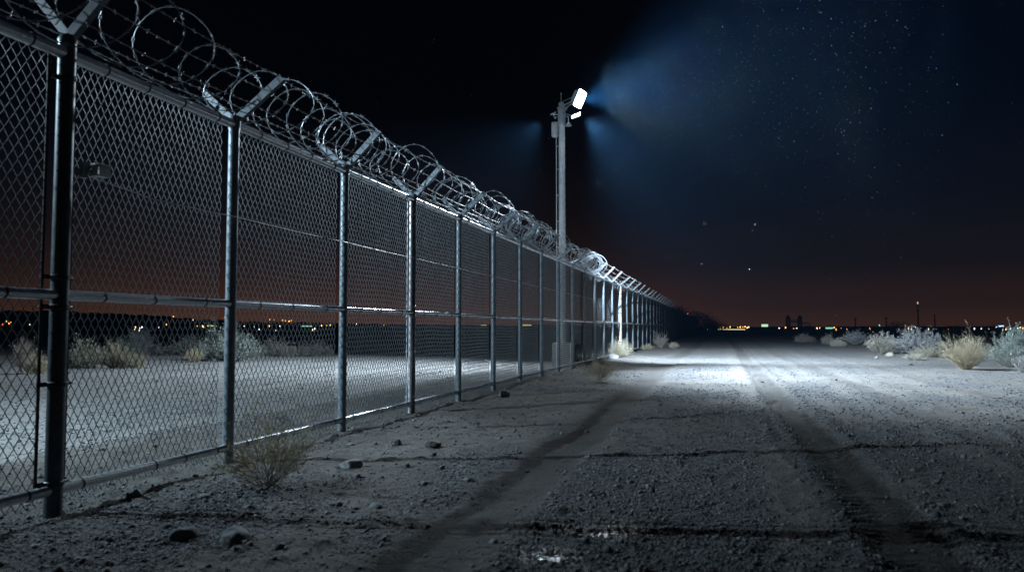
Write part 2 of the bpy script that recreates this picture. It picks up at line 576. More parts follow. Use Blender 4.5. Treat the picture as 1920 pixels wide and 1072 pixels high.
c_, s_, ct, st_ = np.cos(th), np.sin(th), np.cos(ti), np.sin(ti)
X1, Z1 = P1[:, :, 0] * ct[:, None] - P1[:, :, 2] * st_[:, None], P1[:, :, 0] * st_[:, None] + P1[:, :, 2] * ct[:, None]
P1 = np.stack([X1 * c_[:, None] - P1[:, :, 1] * s_[:, None], X1 * s_[:, None] + P1[:, :, 1] * c_[:, None], Z1 * .85], 2) * hs[:, None, None]
P1 += np.stack([hx, hy, hgt(hx, hy) + hs * .35], 1)[:, None, :]
F1 = (of[None] + (np.arange(n_) * 6 + n * 12)[:, None, None]).reshape(-1, 3)
gravel = link('gravel', np_mesh('gravel', np.concatenate([P0.reshape(-1, 3), P1.reshape(-1, 3)]), np.concatenate([FF, F1]), M_STONE))
tag(gravel, 'loose grey gravel and pebbles strewn over the road and verge', 'gravel', kind='stuff')


# single rocks
def rock(x, y, w, h, col, label, seed, deep=.8):
    rng = np.random.default_rng(seed)
    v, f = icosa()
    for _ in range(2):
        mid, nf, vl = {}, [], [tuple(q) for q in v]
        def mp(a, b):
            k = (min(a, b), max(a, b))
            if k not in mid:
                q = (np.array(vl[a]) + np.array(vl[b])) / 2
                vl.append(tuple(q / np.linalg.norm(q))); mid[k] = len(vl) - 1
            return mid[k]
        for a, b, c in f:
            ab, bc, ca = mp(a, b), mp(b, c), mp(c, a)
            nf += [(a, ab, ca), (b, bc, ab), (c, ca, bc), (ab, bc, ca)]
        v, f = np.array(vl), np.array(nf)
    for _ in range(9):           # chop flat facets
        d = rng.normal(size=3); d /= np.linalg.norm(d)
        lim = rng.uniform(.55, .85)
        pr = v @ d
        v = v - np.clip(pr - lim, 0, None)[:, None] * d[None]
    v = v * (1 + rng.uniform(-.04, .04, (len(v), 1)))
    v = v * np.array([w / 2, w / 2 * deep, h * .75])
    m_ = noisy('rock_stone', tuple(c * 1.15 for c in col), tuple(c * .6 for c in col), .85, 14, .5, .01)
    o = link('rock', np_mesh('rock', v, f, m_), None, (x, y, gz(x, y) + h * .12))
    o.rotation_euler = (0, 0, rng.uniform(0, 6.28))
    return tag(o, label, 'rock', 'rocks lying on the ground')


rock(-3.10, 4.02, .19, .09, (.09, .09, .095), 'dark rounded rock near the foot of the frontmost fence post', 1)
rock(-2.78, 4.10, .25, .095, (.12, .135, .14), 'flat-topped pale grey rock, the bigger of the two in the near corner', 2)
rock(-3.22, 6.43, .22, .075, (.20, .22, .225), 'flat pale slab of rock right of the near dry bush', 3)
rock(-2.84, 7.55, .20, .07, (.06, .05, .045), 'blackish brown rock lying alone between bush slab and road', 4)
rock(-3.77, 13.5, .27, .14, (.25, .30, .28), 'greenish grey boulder on the verge near the fifth fence post', 5)
rock(-4.12, 4.80, .12, .10, (.10, .10, .10), 'small dark rock under the first bottom rail', 6)
rock(-2.38, 5.14, .13, .05, (.15, .165, .18), 'small bluish grey rock in front of the dry bush', 7)
rock(-3.26, 7.56, .09, .07, (.10, .10, .10), 'small dark lump of stone left of the blackish rock', 8)
rock(-0.53, 6.20, .05, .06, (.08, .085, .08), 'small upright dark stone alone in the middle of the road', 9)
rock(-3.09, 9.73, .09, .055, (.09, .09, .09), 'dark stone on the long post shadow near the verge', 10)
rock(-1.62, 9.62, .08, .05, (.09, .09, .09), 'dark stone beside the left wheel rut', 11)
rock(6.00, 27.98, .22, .09, (.07, .07, .07), 'black stone on the bright gravel before the white shrubs', 12)
rock(6.37, 35.7, .26, .10, (.28, .27, .25), 'pale stone at the foot of the cream shrub', 13)
rock(-4.05, 30.7, .48, .24, (.36, .37, .38), 'white rounded boulder beside the straw bush at the fence', 14)
rock(-18.0, 25.2, .36, .26, (.55, .55, .54), 'white stone left of the round sage bush behind the fence', 15)
rock(-19.6, 27.5, .62, .28, (.50, .50, .48), 'wide pale rock far behind the second fence bay', 16)
rock(7.35, 38.1, .5, .2, (.25, .24, .20), 'low tan boulder between the two white shrubs', 17)

# ------------------------------------------------------------------ fence
Z_BOT, Z_MID, Z_TOP = .155, 1.46, 3.12
posts_y = [2.15, 4.29, 6.20, 8.40, 10.54, 12.62, 14.73, 16.85, 19.01, 21.14, 23.23, 25.40, 27.55, 29.75, 32.23, 34.81, 37.45, 39.98, 42.52, 45.15, 47.75, 50.3, 52.98, 55.5, 58.0, 60.5]
while posts_y[-1] < 158: posts_y.append(posts_y[-1] + 2.6)
TERMINAL = {4.29: 1, 10.54: 2, 34.81: 3}
fence = empty('chain_link_fence', (FX, 0, 0))
tag(fence, 'tall galvanised chain-link fence with angled barbed wire arms running beside the dirt road', 'fence')

BAY = 2.1


def build_mesh_panel(seed):
    mb = MB()
    s, a = .04, .0225
    nw = int(BAY / s)
    z0, z1 = .06, 3.16
    nz = int((z1 - z0) / .06)
    rg = random.Random(seed)
    q = [rg.uniform(0, 6.28) for _ in range(6)]
    for i in range(nw + 1):
        yc = i * s
        ph = 1 if i % 2 else -1
        pts = []
        for k in range(nz + 1):
            sg = ph if k % 2 else -ph
            y = min(max(yc + sg * a, 0.0), BAY)
            pts.append((.0016 * sg * (1 if i % 2 else -1) + .012 * math.sin(k * .16 + q[0]) * math.sin(i * .10 + q[1]) * math.sin(math.pi * i / nw), min(max(y + .007 * math.sin(k * .21 + q[2]) * math.sin(i * .17 + q[3]), 0), BAY), z0 + k * .06 + .008 * math.sin(i * .14 + q[4]) * math.sin(k * .12 + q[5])))
        mb.tube(pts, .0036, 6, cap=False)
        # twisted cut end standing above the top rail
        e = pts[-1]
        mb.tube([e, (e[0] + .004, e[1] + .006 * ph, e[2] + .035), (e[0] - .004, e[1] + .018 * ph, e[2] + .062)], [.0036, .0034, .0022], 4)
    me = mb.mesh('mesh_panel', M_WIRE)
    me.polygons.foreach_set('use_smooth', [True] * len(me.polygons))
    return me


ME_PANELS = [build_mesh_panel(k) for k in (5, 6, 7, 8)]


def rail_mesh(name, r, ties):
    mb = MB()
    mb.tube([(0, 0, 0), (0, BAY * .5, 0), (0, BAY, 0)], r, 14)
    rg = random.Random(hash(name) % 99 if False else len(name))
    mb.mat = 1
    for t in ties:
        y = t * BAY
        mb.tube([(0, y - .006, 0), (0, y + .006, 0)], r + .004, 14)
        mb.tube([(-r, y, .01), (-r - .05, y + .02, .015)], .003, 4)
    return mb.mesh(name, [M_RAIL, M_BLACK], True)


ME_TOP = rail_mesh('top_rail', .043, (.18, .4, .62, .86))
ME_MIDR = rail_mesh('middle_rail', .036, (.2, .47, .8))
ME_BOTR = rail_mesh('bottom_rail', .036, (.12, .5, .68, .9))


def lathe_mesh(name, prof, n, mat):
    mb = MB(); mb.lathe(prof, n); return mb.mesh(name, mat, True)


def post_mesh(r, mat, h=Z_TOP + .05):
    return lathe_mesh('post', [(r, -.25), (r, h - .01), (r * 1.08, h - .01), (r * 1.08, h + .012), (r * .8, h + .04), (r * .2, h + .055)], 20, mat)


ME_POST = post_mesh(.049, M_POST, Z_TOP - .045)
ME_POSTBIG = post_mesh(.058, M_DARKPOST, Z_TOP + .09)
ME_POSTMID = post_mesh(.052, M_POST, Z_TOP - .045)
ME_POSTWHITE = post_mesh(.085, M_WHITEPOST, Z_TOP - .03)


def arm_mesh(dx, dz, w, name='arm'):
    mb = MB()
    d = Vector((dx, 0, dz))
    ln = d.length
    d.normalize()
    side = Vector((0, 1, 0))
    nrm = side.cross(d)
    mtx = Matrix((d, side, nrm)).transposed()
    c = d * (ln / 2)
    mb.box(c, (ln, .006, w), mtx)                              # an angle section: one broad flat and one flange
    mb.box(c + side * .0242 - nrm * ((w / 2 + .0032) * (-1 if dx > 0 else 1)), (ln, .054, .006), mtx)
    mb.mat = 1
    for t in (.3, .52, .74, .93):                                    # slots and clips for the wires
        mb.box(d * (ln * t), (.012, .010, w * .94), mtx)
    return mb.mesh(name, [M_ARM, M_BLACK])


ME_ARM_OUT = arm_mesh(.44, .40, .062)
ME_ARM_IN = arm_mesh(-.30, .30, .055)
mb = MB()
mb.lathe([(.055, -.05), (.060, -.02), (.060, .03), (.05, .055), (.02, .07)], 16)
ME_CAP = mb.mesh('cap', M_POST, True)


def tension_parts(post, r, bands, bar_sides, mat):
    for sgn in bar_sides:
        mb = MB(); mb.box((-.035, sgn * (r + .055), 1.62), (.008, .022, 3.0)); mb.build('tension_bar', mat, post)
    for z in bands:
        mb = MB()
        mb.lathe([(r + .004, -.016), (r + .008, -.012), (r + .008, .012), (r + .004, .016)], 20, (0, 0, z))
        for sgn in bar_sides:
            mb.box((-.03, sgn * (r + .035), z), (.012, .075, .03))
            mb.tube([(-.055, sgn * (r + .05), z), (.01, sgn * (r + .05), z)], .008, 6)
        mb.build('tension_band', mat, post, smooth=False)


for i, y in enumerate(posts_y):
    kind = TERMINAL.get(y, 0)
    me = {0: ME_POST, 1: ME_POSTBIG, 2: ME_POSTMID, 3: ME_POSTWHITE}[kind]
    p = link('post', me, fence, (0, y, gz(FX, y) * .0))
    if kind == 1:
        p['label'] = 'thickest dark post at the front of the fence'
        tension_parts(p, .058, (.20, .86, 1.38, 1.58, 2.95), (-1, 1), M_BLACK)
    if kind == 2: tension_parts(p, .052, (.25, .9, 1.40, 1.55, 2.9), (-1,), M_RAIL)
    if kind == 3:
        p['label'] = 'thick white gate post with dark hinges'
        tension_parts(p, .085, (.5, .62, 1.9, 2.55, 2.75), (1,), M_BLACK)
    if kind == 2:
        # second slim upright strapped to the post
        mb = MB(); mb.tube([(.01, -.085, 0), (.01, -.085, Z_TOP - .05)], .028, 10); mb.build('brace_upright', M_RAIL, p, smooth=True)
    if y < 75:
        a1 = link('arm', ME_ARM_OUT, p, (.01, 0, Z_TOP + .045 + (.1 if kind == 1 else 0)))
        a2 = link('arm', ME_ARM_IN, p, (-.01, 0, Z_TOP + .045 + (.1 if kind == 1 else 0)))
        jit = random.Random(i)
        a1.rotation_euler = (0, R(jit.uniform(-4, 4)), R(jit.uniform(-3, 3)))
        a2.rotation_euler = (0, R(jit.uniform(-5, 5)), R(jit.uniform(-3, 3)))
        if kind != 1: link('cap', ME_CAP, p, (0, 0, Z_TOP + .02))
    if i + 1 < len(posts_y):
        L_ = posts_y[i + 1] - y
        sc = L_ / BAY
        for nm, mm, z in (('top_rail', ME_TOP, Z_TOP), ('middle_rail', ME_MIDR, Z_MID), ('bottom_rail', ME_BOTR, Z_BOT)):
            o = link(nm, mm, fence, (0.0, y, z)); o.scale = (1, sc, 1)
        jit = random.Random(100 + i)
        o = link('mesh_panel', ME_PANELS[i % 4], fence, (-.062, y + .07, jit.uniform(-.02, .02))); o.scale = (1, (L_ - .14) / BAY, 1)
        o.rotation_euler = (0, R(jit.uniform(-.25, .25)), 0)

# barbed wire strands strung between the arms
for dx, dz, ts in ((.44, .40, (.36, .66, .96)), (-.30, .30, (.45, .92))):
    for t in ts:
        mb = MB()
        yy = 2.15
        rg = random.Random(int(t * 100 + dx * 10))
        pts = []
        for a, b_ in zip(posts_y, posts_y[1:]):
            if a > 72: break
            for q in range(4):
                f = q / 4
                pts.append((dx * t + rg.uniform(-.006, .006), a + (b_ - a) * f, Z_TOP + .05 + dz * t - .05 * (f - f * f) * 4 * .5 + rg.uniform(-.004, .004)))
        mb.tube(pts, .0040, 4)
        for k in range(int((40 - 2.2) / .11)):
            y = 2.2 + k * .11 + rg.uniform(-.01, .01)
            j = next(q for q in range(len(pts) - 1) if pts[q + 1][1] >= y)
            f = (y - pts[j][1]) / (pts[j + 1][1] - pts[j][1])
            c = Vector(pts[j]).lerp(Vector(pts[j + 1]), f)
            for _ in range(2):
                d = Vector((rg.uniform(-1, 1), rg.uniform(-.4, .4), rg.uniform(-1, 1))).normalized() * .019
                mb.tube([c - d, c + d], [.0016, .0020], 3)
            mb.tube([c - Vector((0, .012, 0)), c + Vector((0, .012, 0))], .0065, 4)
        mb.build('barbed_strand', M_BARB, fence)


# razor wire coils
def coil(y0, y1, pitch, r0, label, seed, sag=0.0, barbs=True, wr=.0048):
    rg = np.random.default_rng(seed)
    mb = MB()
    pts = []
    th, y = rg.uniform(0, 6), y0
    n = 30
    off = [rg.uniform(0, 10) for _ in range(6)]
    while y < y1:
        p = pitch(y)
        r = r0 * (1 + .13 * math.sin(th * .171 + off[0]) + .08 * math.sin(th * .317 + off[1]))
        cx = .06 + .07 * math.sin(th * .093 + off[2]) + .03 * math.sin(th * .41 + off[3])
        wob = (.05 + p * .28) * math.cos(th + .5 * math.sin(th * .11 + off[4]))       # loops lean, clip together and fan out
        cz = Z_TOP + .05 + r * .98 + .03 * math.sin(th * .07 + off[5]) - sag * (y - y0)
        e = 1 + .05 * math.sin(2 * th + off[1])
        pts.append((FX + cx + r * e * math.cos(th), y + wob, cz + r * math.sin(th) * (2 - e)))
        th += 2 * math.pi / n
        y += p / n
    mb.tube(pts, wr, 5)
    if barbs:
        step = 2
        for k in range(1, len(pts) - 1, step):
            if pts[k][1] > 27: break
            c = Vector(pts[k])
            t = (Vector(pts[k + 1]) - Vector(pts[k - 1])).normalized()
            u = t.orthogonal().normalized()
            w = t.cross(u)
            a = rg.uniform(0, 6.28)
            d = u * math.cos(a) + w * math.sin(a)
            q = t.cross(d)
            L_ = .034
            # a flat four-pointed razor blade crimped on the core
            vs = [c + t * .009, c + t * .030 + d * L_ * .75, c - t * .0, c - t * .030 + d * L_ * .75, c - t * .009, c - t * .030 - d * L_ * .75, c, c + t * .030 - d * L_ * .75]
            up = q * .0035
            mb.add([tuple(v_ + up) for v_ in vs] + [tuple(v_ - up) for v_ in vs],
                   [(0, 1, 2), (2, 3, 4), (4, 5, 6), (6, 7, 0), (0, 2, 4, 6), (10, 9, 8), (12, 11, 10), (14, 13, 12), (8, 15, 14), (14, 12, 10, 8)])
            mb.tube([c - t * .016, c + t * .016], .0105, 5)
    o = mb.build('razor_wire_coil', M_RAZOR)
    return tag(o, label, 'razor wire', 'razor wire coils on the fence top')


def pitch_main(y):
    return float(np.interp(y, [2, 6.4, 7.2, 8.6, 9.0, 12, 13.6, 14.4, 15.2, 18.6, 20.5], [.44, .44, .24, .24, .36, .34, .30, .28, .15, .15, .32]))


coil(2.6, 20.6, pitch_main, .285, 'long loose coil of razor wire lying in the fence arms up to the floodlight pole', 3)
coil(21.9, 25.3, lambda y: float(np.interp(y, [21.9, 23, 25], [.16, .40, .25])), .27, 'short stretched coil of razor wire on the fence just past the floodlight pole', 8)
coil(25.5, 27.4, lambda y: .085, .30, 'tightly bunched roll of razor wire where the coils end', 12)

# cable and sensor box
mb = MB()
pts = [(FX + .085, 4.34, 2.30), (FX + .07, 4.8, 2.265)]
for a, b_ in zip(posts_y[1:12], posts_y[2:13]):
    for q in range(5):
        f = q / 5
        if a + (b_ - a) * f > 4.9:
            pts.append((FX + .066, a + (b_ - a) * f, 2.25 - .008 * (f - f * f) * 4))
mb.tube(pts, .0042, 6)
tag(mb.build('signal_cable', M_BARB), 'thin pale cable strung along the fence from the sensor box', 'cable')
sens = empty('security_sensor', (FX + .01, 4.36, 2.33))
tag(sens, 'small grey sensor box clamped on the frontmost thick fence post', 'sensor')
mb = MB(); mb.box((.07, .02, 0), (.03, .05, .11)); mb.tube([(.06, .03, -.01), (.10, .10, 0)], .014, 8); mb.build('bracket', M_FIXT, sens)
mb = MB(); mb.box((.12, .12, .005), (.07, .10, .075)); mb.box((.12, .12, .048), (.085, .12, .008)); mb.build('housing', M_BOXP, sens)
mb = MB(); mb.tube([(.12, .171, .0), (.12, .19, .0)], .026, 12); mb.build('lens', M_BLACK, sens)

# ------------------------------------------------------------------ floodlight pole
PX, PY, PS = -4.80, 24.05, .925
flood = empty('floodlight_pole', (PX, PY, 0))
flood.scale = (PS, PS, PS)
tag(flood, 'tall grey floodlight pole with a glowing white lamp behind the fence', 'floodlight')
nrm = Vector((.863, -.245, -.44)).normalized()
upv = (Vector((0, 0, 1)) - nrm * nrm.z).normalized()
wid = upv.cross(nrm).normalized()
fm = Matrix((wid, upv, nrm)).transposed()
PC = (far_point(1088, 186, 22.9) - Vector((PX, PY, 0))) / PS
mb = MB(); mb.box((.04, .10, .36), (.66, .9, .92)); mb.box((.04, .10, .835), (.60, .83, .03))
base = mb.build('concrete_base', M_CONC, flood)
mb = MB()
mb.lathe([(.20, .845), (.20, .87), (.125, .875), (.122, 3.0), (.112, 6.0), (.106, 8.0), (.106, 8.25)], 24)
mb.lathe([(.106, 8.25), (.125, 8.26), (.125, 8.30), (.135, 8.31), (.135, 8.85), (.12, 8.87)], 20)
mb.build('pole', M_POLE, flood, smooth=True)
mb = MB()
for k in range(26):        # climbing pegs down one side
    z = 1.6 + k * .25
    mb.tube([(.10, -.04, z), (.145, -.09, z)], .010, 6)
mb.build('climbing_pegs', M_POLE, flood)
mb = MB()
mb.tube([(-.19, 0, .5), (-.19, 0, 7.9)], .018, 8)
for z in (1.4, 2.3, 3.2, 4.1, 5.0, 5.9, 6.8, 7.6): mb.box((-.15, 0, z), (.12, .02, .025))
mb.build('conduit', M_POLE, flood)
mb = MB(); mb.lathe([(.085, 7.92), (.118, 7.95), (.122, 8.0), (.122, 8.38), (.116, 8.42), (.05, 8.43)], 18, (-.235, -.02, 0))
mb.box((-.20, 0, 8.2), (.16, .05, .06))
cab = mb.build('equipment_can', M_BOXP, flood, smooth=True)
mb = MB(); mb.tube([(-.235, -.145, 8.36), (-.235, -.155, 8.36)], .02, 10); mb.build('cable_knob', M_BLACK, cab)
mb = MB(); mb.tube([(-.02, 0, 8.85), (-.02, 0, 9.42)], [.012, .007], 6); mb.lathe([(.018, 9.40), (.02, 9.44), (.008, 9.46)], 8, (-.02, 0, 0)); mb.build('antenna', M_BOXP, flood)
mb = MB()
BK = PC - nrm * .16                       # boom from the pole head out over the fence to the lamp yoke
mb.box((.02, 0, 8.90), (.30, .30, .05)); mb.box((.0, 0, 9.0), (.16, .24, .18))
mb.tube([(0, -.06, 8.96), BK + Vector((0, 0, -.05))], .030, 8); mb.tube([(0, .06, 8.80), BK * .55 + Vector((0, 0, 8.78)) * .45 - Vector((0, 0, .02)), BK + Vector((0, 0, -.16))], .022, 8)
mb.tube([(0, -.05, 9.12), BK + Vector((0, 0, .06))], .012, 6)
mb.box(BK, (.10, .10, .26), fm)
mb.build('bracket', M_FIXT, flood)
mb = MB()              # small crossed antenna bracket on the far side of the head
mb.tube([(-.12, 0, 8.70), (-.36, -.02, 8.74)], .016, 6)
for d in ((-.30, 0, 8.73, .0, .10, .02), (-.25, 0, 8.73, .03, .02, .09), (-.36, 0, 8.74, .02, .08, .05), (-.21, 0, 8.62, .05, .03, .02)):
    mb.tube([(d[0] - d[3], d[1] - d[4], d[2] - d[5]), (d[0] + d[3], d[1] + d[4], d[2] + d[5])], .013, 6)
mb.box((-.27, -.02, 8.73), (.09, .08, .06)); mb.lathe([(.01, 8.55), (.03, 8.57), (.03, 8.60), (.01, 8.63)], 10, (-.22, -.04, 0))
mb.build('sensor_bracket', M_BOXP, flood)
mb = MB()              # small hood lamp hanging on an arm, unlit
mb.tube([(.12, -.03, 8.62), (.24, -.05, 8.60), (.25, -.05, 8.36)], .014, 6)
mb.lathe([(.10, 8.27), (.09, 8.31), (.05, 8.37), (.02, 8.39)], 14, (.25, -.05, 0))
mb.build('hood_lamp', M_BOXP, flood, smooth=True)

M_LENS = emitter('lamp_lens', (.84, .93, 1.0), 1050, True)
M_LENS2 = emitter('lower_lens', (.90, .97, 1.0), 8, True)
mb = MB()
mb.box(PC - nrm * .05, (.48, .54, .07), fm)
mb.box(PC - nrm * .12, (.36, .40, .07), fm)
for k in range(7): mb.box(PC - nrm * .185 + wid * (-.15 + .05 * k), (.008, .40, .07), fm)
for sgn in (-1, 1): mb.box(PC - nrm * .06 + wid * (.258 * sgn), (.018, .10, .12), fm)
head = mb.build('floodlight_head', M_FIXT, flood)
mb = MB(); mb.box(PC - nrm * .004, (.44, .50, .022), fm); mb.build('lens', M_LENS, head)
LC = (far_point(1080, 218, 23.1) - Vector((PX, PY, 0))) / PS
mb = MB()              # lower lamp: a flat hooded plate tipped towards the road
n2 = Vector((.42, -.30, -.86)).normalized(); u2 = (Vector((.9, .1, 0)) - n2 * n2.dot(Vector((.9, .1, 0)))).normalized(); w2 = u2.cross(n2)
fm2 = Matrix((u2, w2, n2)).transposed()
mb.box(LC - n2 * .03, (.32, .13, .035), fm2); mb.box(LC - n2 * .055 - u2 * .05, (.2, .09, .03), fm2)
mb.tube([LC - n2 * .06 - u2 * .1, Vector((.05, -.1, 8.72))], .02, 8)
low = mb.build('lower_lamp', M_FIXT, flood)
mb = MB(); mb.box(LC - n2 * .006, (.28, .10, .012), fm2); mb.build('lens', M_LENS2, low)

# ------------------------------------------------------------------ lights
LAMP = Vector((PX, PY, 0)) + PC * PS


def spot(name, loc, target, watts, size, blend, col, radius=.12):
    ld = bpy.data.lights.new(name, 'SPOT')
    ld.energy, ld.spot_size, ld.spot_blend, ld.color, ld.shadow_soft_size = watts, R(size), blend, col, radius
    o = bpy.data.objects.new(name, ld)
    COL.objects.link(o)
    o.location = loc
    o.rotation_euler = (Vector(target) - Vector(loc)).to_track_quat('-Z', 'Y').to_euler()
    return o


COOL = (.72, .87, 1.0)
LOW = Vector((PX, PY, 0)) + LC * PS + n2 * .16 + Vector((.22, 0, 0))
spot('road_flood', LOW, (6.0, 20.5, 0), 38000, 98, 1.0, COOL)
spot('far_road_flood', LOW + Vector((.05, .20, -.04)), (3.2, 37.5, 0), 62000, 77, 1.0, COOL)
spot('rail_fill_spot', LAMP + nrm * .14 - upv * .2, (FX - .1, 8.2, 1.5), 6000, 24, 1.0, COOL, .16)  # added spot at the lamp head, put in to make the near rails gleam
spot('yard_fill_spot', Vector((PX - .62, PY - .30, 7.75)), (-12.5, 21.5, 0), 18000, 112, 1.0, COOL)  # added spot beside the pole, no fixture there; brightens the yard ground
spot('beam_flood', LAMP + nrm * .12, LAMP + Vector((10.0, .2, 2.0)), 82000, 98, 1.0, (.38, .70, 1.0), .1)
# the second yard light stands to the left of the picture, behind the fence; its light rakes through the mesh and throws the post shadows
spot('yard_lamp', (-11.1, 3.0, 5.4), (-5.2, 11.5, 0), 7400, 112, 1.0, (.66, .86, 1.0), .04)

# ------------------------------------------------------------------ shrubs
def make_bush(name, seed, hr, n_main, n_sub, n_sub2, spread, leaf_n, leaf, r0, curve, leaf_long=1.6, low=.0, fill=.35):
    rg = random.Random(seed)
    st, lf = MB(), MB()
    twigs = []

    def bez(a, b_, c, n):
        return [a.lerp(b_, t).lerp(b_.lerp(c, t), t) for t in [i / n for i in range(n + 1)]]

    def rnd():
        v = Vector((rg.gauss(0, 1), rg.gauss(0, 1), rg.gauss(0, 1)))
        return v.normalized()

    for i in range(n_main):
        az = rg.uniform(0, 6.2832)
        th = spread * math.sqrt(rg.uniform(0, 1))
        out = Vector((math.cos(az) * math.sin(th), math.sin(az) * math.sin(th), math.cos(th)))
        rr = rg.uniform(.72, 1.08)
        lob = 1 + .16 * math.sin(az * 3 + seed) + .10 * math.sin(az * 5 + 2 * seed + th * 4)
        tip = Vector((out.x * .5 * rr * lob, out.y * .5 * rr * lob, max(.03, (out.z * .93 + low) * hr * rr * lob)))
        b0 = Vector((rg.uniform(-.05, .05), rg.uniform(-.05, .05), -.02))
        ctl = Vector((tip.x * (.5 + curve), tip.y * (.5 + curve), tip.z * (.5 - curve * .6))) + rnd() * .05
        pts = bez(b0, ctl, tip, 6)
        st.tube(pts, [r0 * (1 - .75 * k / 6) for k in range(7)], 4, cap=False)
        twigs.append(pts[3:])
        for j in range(n_sub):
            t = rg.uniform(.25, .95)
            k = min(5, int(t * 6))
            s = pts[k].lerp(pts[k + 1], t * 6 - k)
            d = (tip - b0).normalized() * .8 + rnd() * .75 + Vector((0, 0, .25))
            ln = rg.uniform(.10, .26)
            e = s + d.normalized() * ln
            if e.z < .01: e.z = .015
            c = (s + e) / 2 + rnd() * .03
            p2 = bez(s, c, e, 3)
            st.tube(p2, [r0 * .5, r0 * .42, r0 * .3, r0 * .15], 3, cap=False)
            twigs.append(p2)
            for _ in range(n_sub2):
                t2 = rg.uniform(.2, 1)
                k2 = min(2, int(t2 * 3))
                s2 = p2[k2].lerp(p2[k2 + 1], t2 * 3 - k2)
                e2 = s2 + (d.normalized() * .6 + rnd() * .7 + Vector((0, 0, .2))).normalized() * rg.uniform(.04, .12)
                if e2.z < .01: e2.z = .012
                st.tube([s2, e2], [r0 * .28, r0 * .12], 3, cap=False)
                twigs.append([s2, e2])
    for _ in range(leaf_n):
        tw = rg.choice(twigs)
        t = rg.uniform(fill, 1) * (len(tw) - 1)
        k = min(len(tw) - 2, int(t))
        s = tw[k].lerp(tw[k + 1], t - k) + rnd() * .008
        d = ((tw[k + 1] - tw[k]).normalized() * .7 + rnd() * .8).normalized()
        sd = d.cross(rnd()).normalized()
        l_ = leaf * rg.uniform(.5, 1.35)
        w = l_ / leaf_long / 2
        q = sd.cross(d) * (w * .5)
        lf.add([tuple(s), tuple(s + d * l_ * .5 + sd * w + q), tuple(s + d * l_), tuple(s + d * l_ * .5 - sd * w + q)], [(0, 1, 2, 3)])
    return st.mesh(name + '_stems', M_STEM), (lf.mesh(name + '_foliage', M_LEAF) if leaf_n else None), hr


KINDS = {
    'brittle': make_bush('brittle', 21, .66, 46, 7, 4, 1.15, 2600, .014, .0042, .06, 1.5, .02, .55),
    'twiggy': make_bush('twiggy', 4, .72, 46, 7, 4, 1.0, 1400, .022, .0050, .0, 2.2),
    'twiggy2': make_bush('twiggy2', 14, .72, 42, 8, 4, 1.15, 2200, .020, .0050, .05, 2.0),
    'round': make_bush('round', 5, .62, 90, 7, 3, 1.5, 9500, .030, .0050, .06, 1.9, .03, .3),
    'round2': make_bush('round2', 55, .80, 90, 7, 3, 1.35, 8500, .027, .0050, .04, 2.4, .03, .3),
    'fan': make_bush('fan', 6, .55, 62, 6, 3, 1.35, 5200, .034, .0068, .05, 3.2, .05, .4),
    'fan2': make_bush('fan2', 16, .66, 52, 6, 3, 1.2, 4600, .036, .0068, .05, 3.0, .03, .4),
    'broom': make_bush('broom', 7, .80, 150, 6, 3, 1.15, 5200, .022, .0042, .10, 4.0, .0, .35),
    'straw': make_bush('straw', 8, .70, 190, 5, 2, 1.25, 4200, .03, .0040, .08, 5.0, .0, .3),
    'mound': make_bush('mound', 9, .34, 90, 6, 2, 1.5, 5200, .032, .0042, .05, 1.8, .04, .2),
}


def bush(kind, x, y, w, h, stem_c, leaf_c, label, rz=0.0, group='desert shrubs', cat='shrub', name='desert_shrub', depth=None):
    sm, fm_, hr = KINDS[kind]
    root = empty(name, (x, y, gz(x, y)), rz)
    root.scale = (w, depth or w, h / hr)
    tag(root, label, cat, group)
    link('stems', sm, root, color=stem_c)
    if fm_: link('foliage', fm_, root, color=leaf_c)
    return root


TAN, GREY, SAGE, WHITE, STRAW, TEAL = (.28, .25, .19), (.29, .285, .275), (.22, .25, .22), (.4, .41, .41), (.42, .38, .29), (.195, .24, .22)
DK = (.16, .13, .10)
# outside the fence
bush('brittle', -3.42, 5.42, .92, .60, (.26, .23, .18), (.44, .36, .19), 'sparse dry bush with yellowish tips right against the near bottom rail')
bush('twiggy2', -2.72, 17.85, .95, .66, (.42, .37, .29), (.46, .40, .28), 'dry twiggy bush standing on the verge below the floodlight pole', 1)
bush('straw', -3.88, 31.3, 1.05, .76, (.36, .33, .26), (.42, .385, .30), 'bushy straw coloured shrub against the fence near the white gate post', 2)
bush('twiggy2', -3.5, 48.2, 1.05, .88, (.30, .27, .24), (.30, .28, .25), 'dark brownish shrub at the fence where the light ends', 3)
bush('straw', -2.7, 47.0, .66, .40, STRAW, (.34, .325, .28), 'small pale mound shrub at the far lit edge of the verge', .5)
bush('straw', -3.9, 43.4, .85, .36, STRAW, (.36, .31, .21), 'flattened straw tussock at the foot of the far fence', 1.2)
# right of the road
bush('fan2', 7.25, 40.2, 1.40, .95, (.22, .21, .19), (.24, .23, .19), 'cream spiky shrub, leftmost of the lit shrubs right of the road', .3)
bush('fan', 9.14, 41.4, 2.35, 1.15, (.20, .21, .21), (.23, .24, .25), 'wide white shrub with forked branches behind the low cream mound', 1.9)
bush('mound', 8.75, 37.1, 1.30, .38, (.22, .215, .18), (.25, .24, .19), 'low cream mound shrub in front of the wide white shrub', .9)
bush('broom', 6.97, 25.6, 1.42, 1.14, (.34, .29, .20), (.27, .25, .19), 'large olive tan broom shrub at the right edge of the road', .4)
bush('round2', 8.75, 27.4, 1.45, 1.22, (.25, .25, .22), TEAL, 'large bluish sage shrub at the right picture edge behind the tan one', 1.1)
bush('twiggy', 7.95, 24.2, .70, .50, GREY, (.38, .37, .35), 'small grey twiggy shrub in front of the large sage shrub', 2.2)
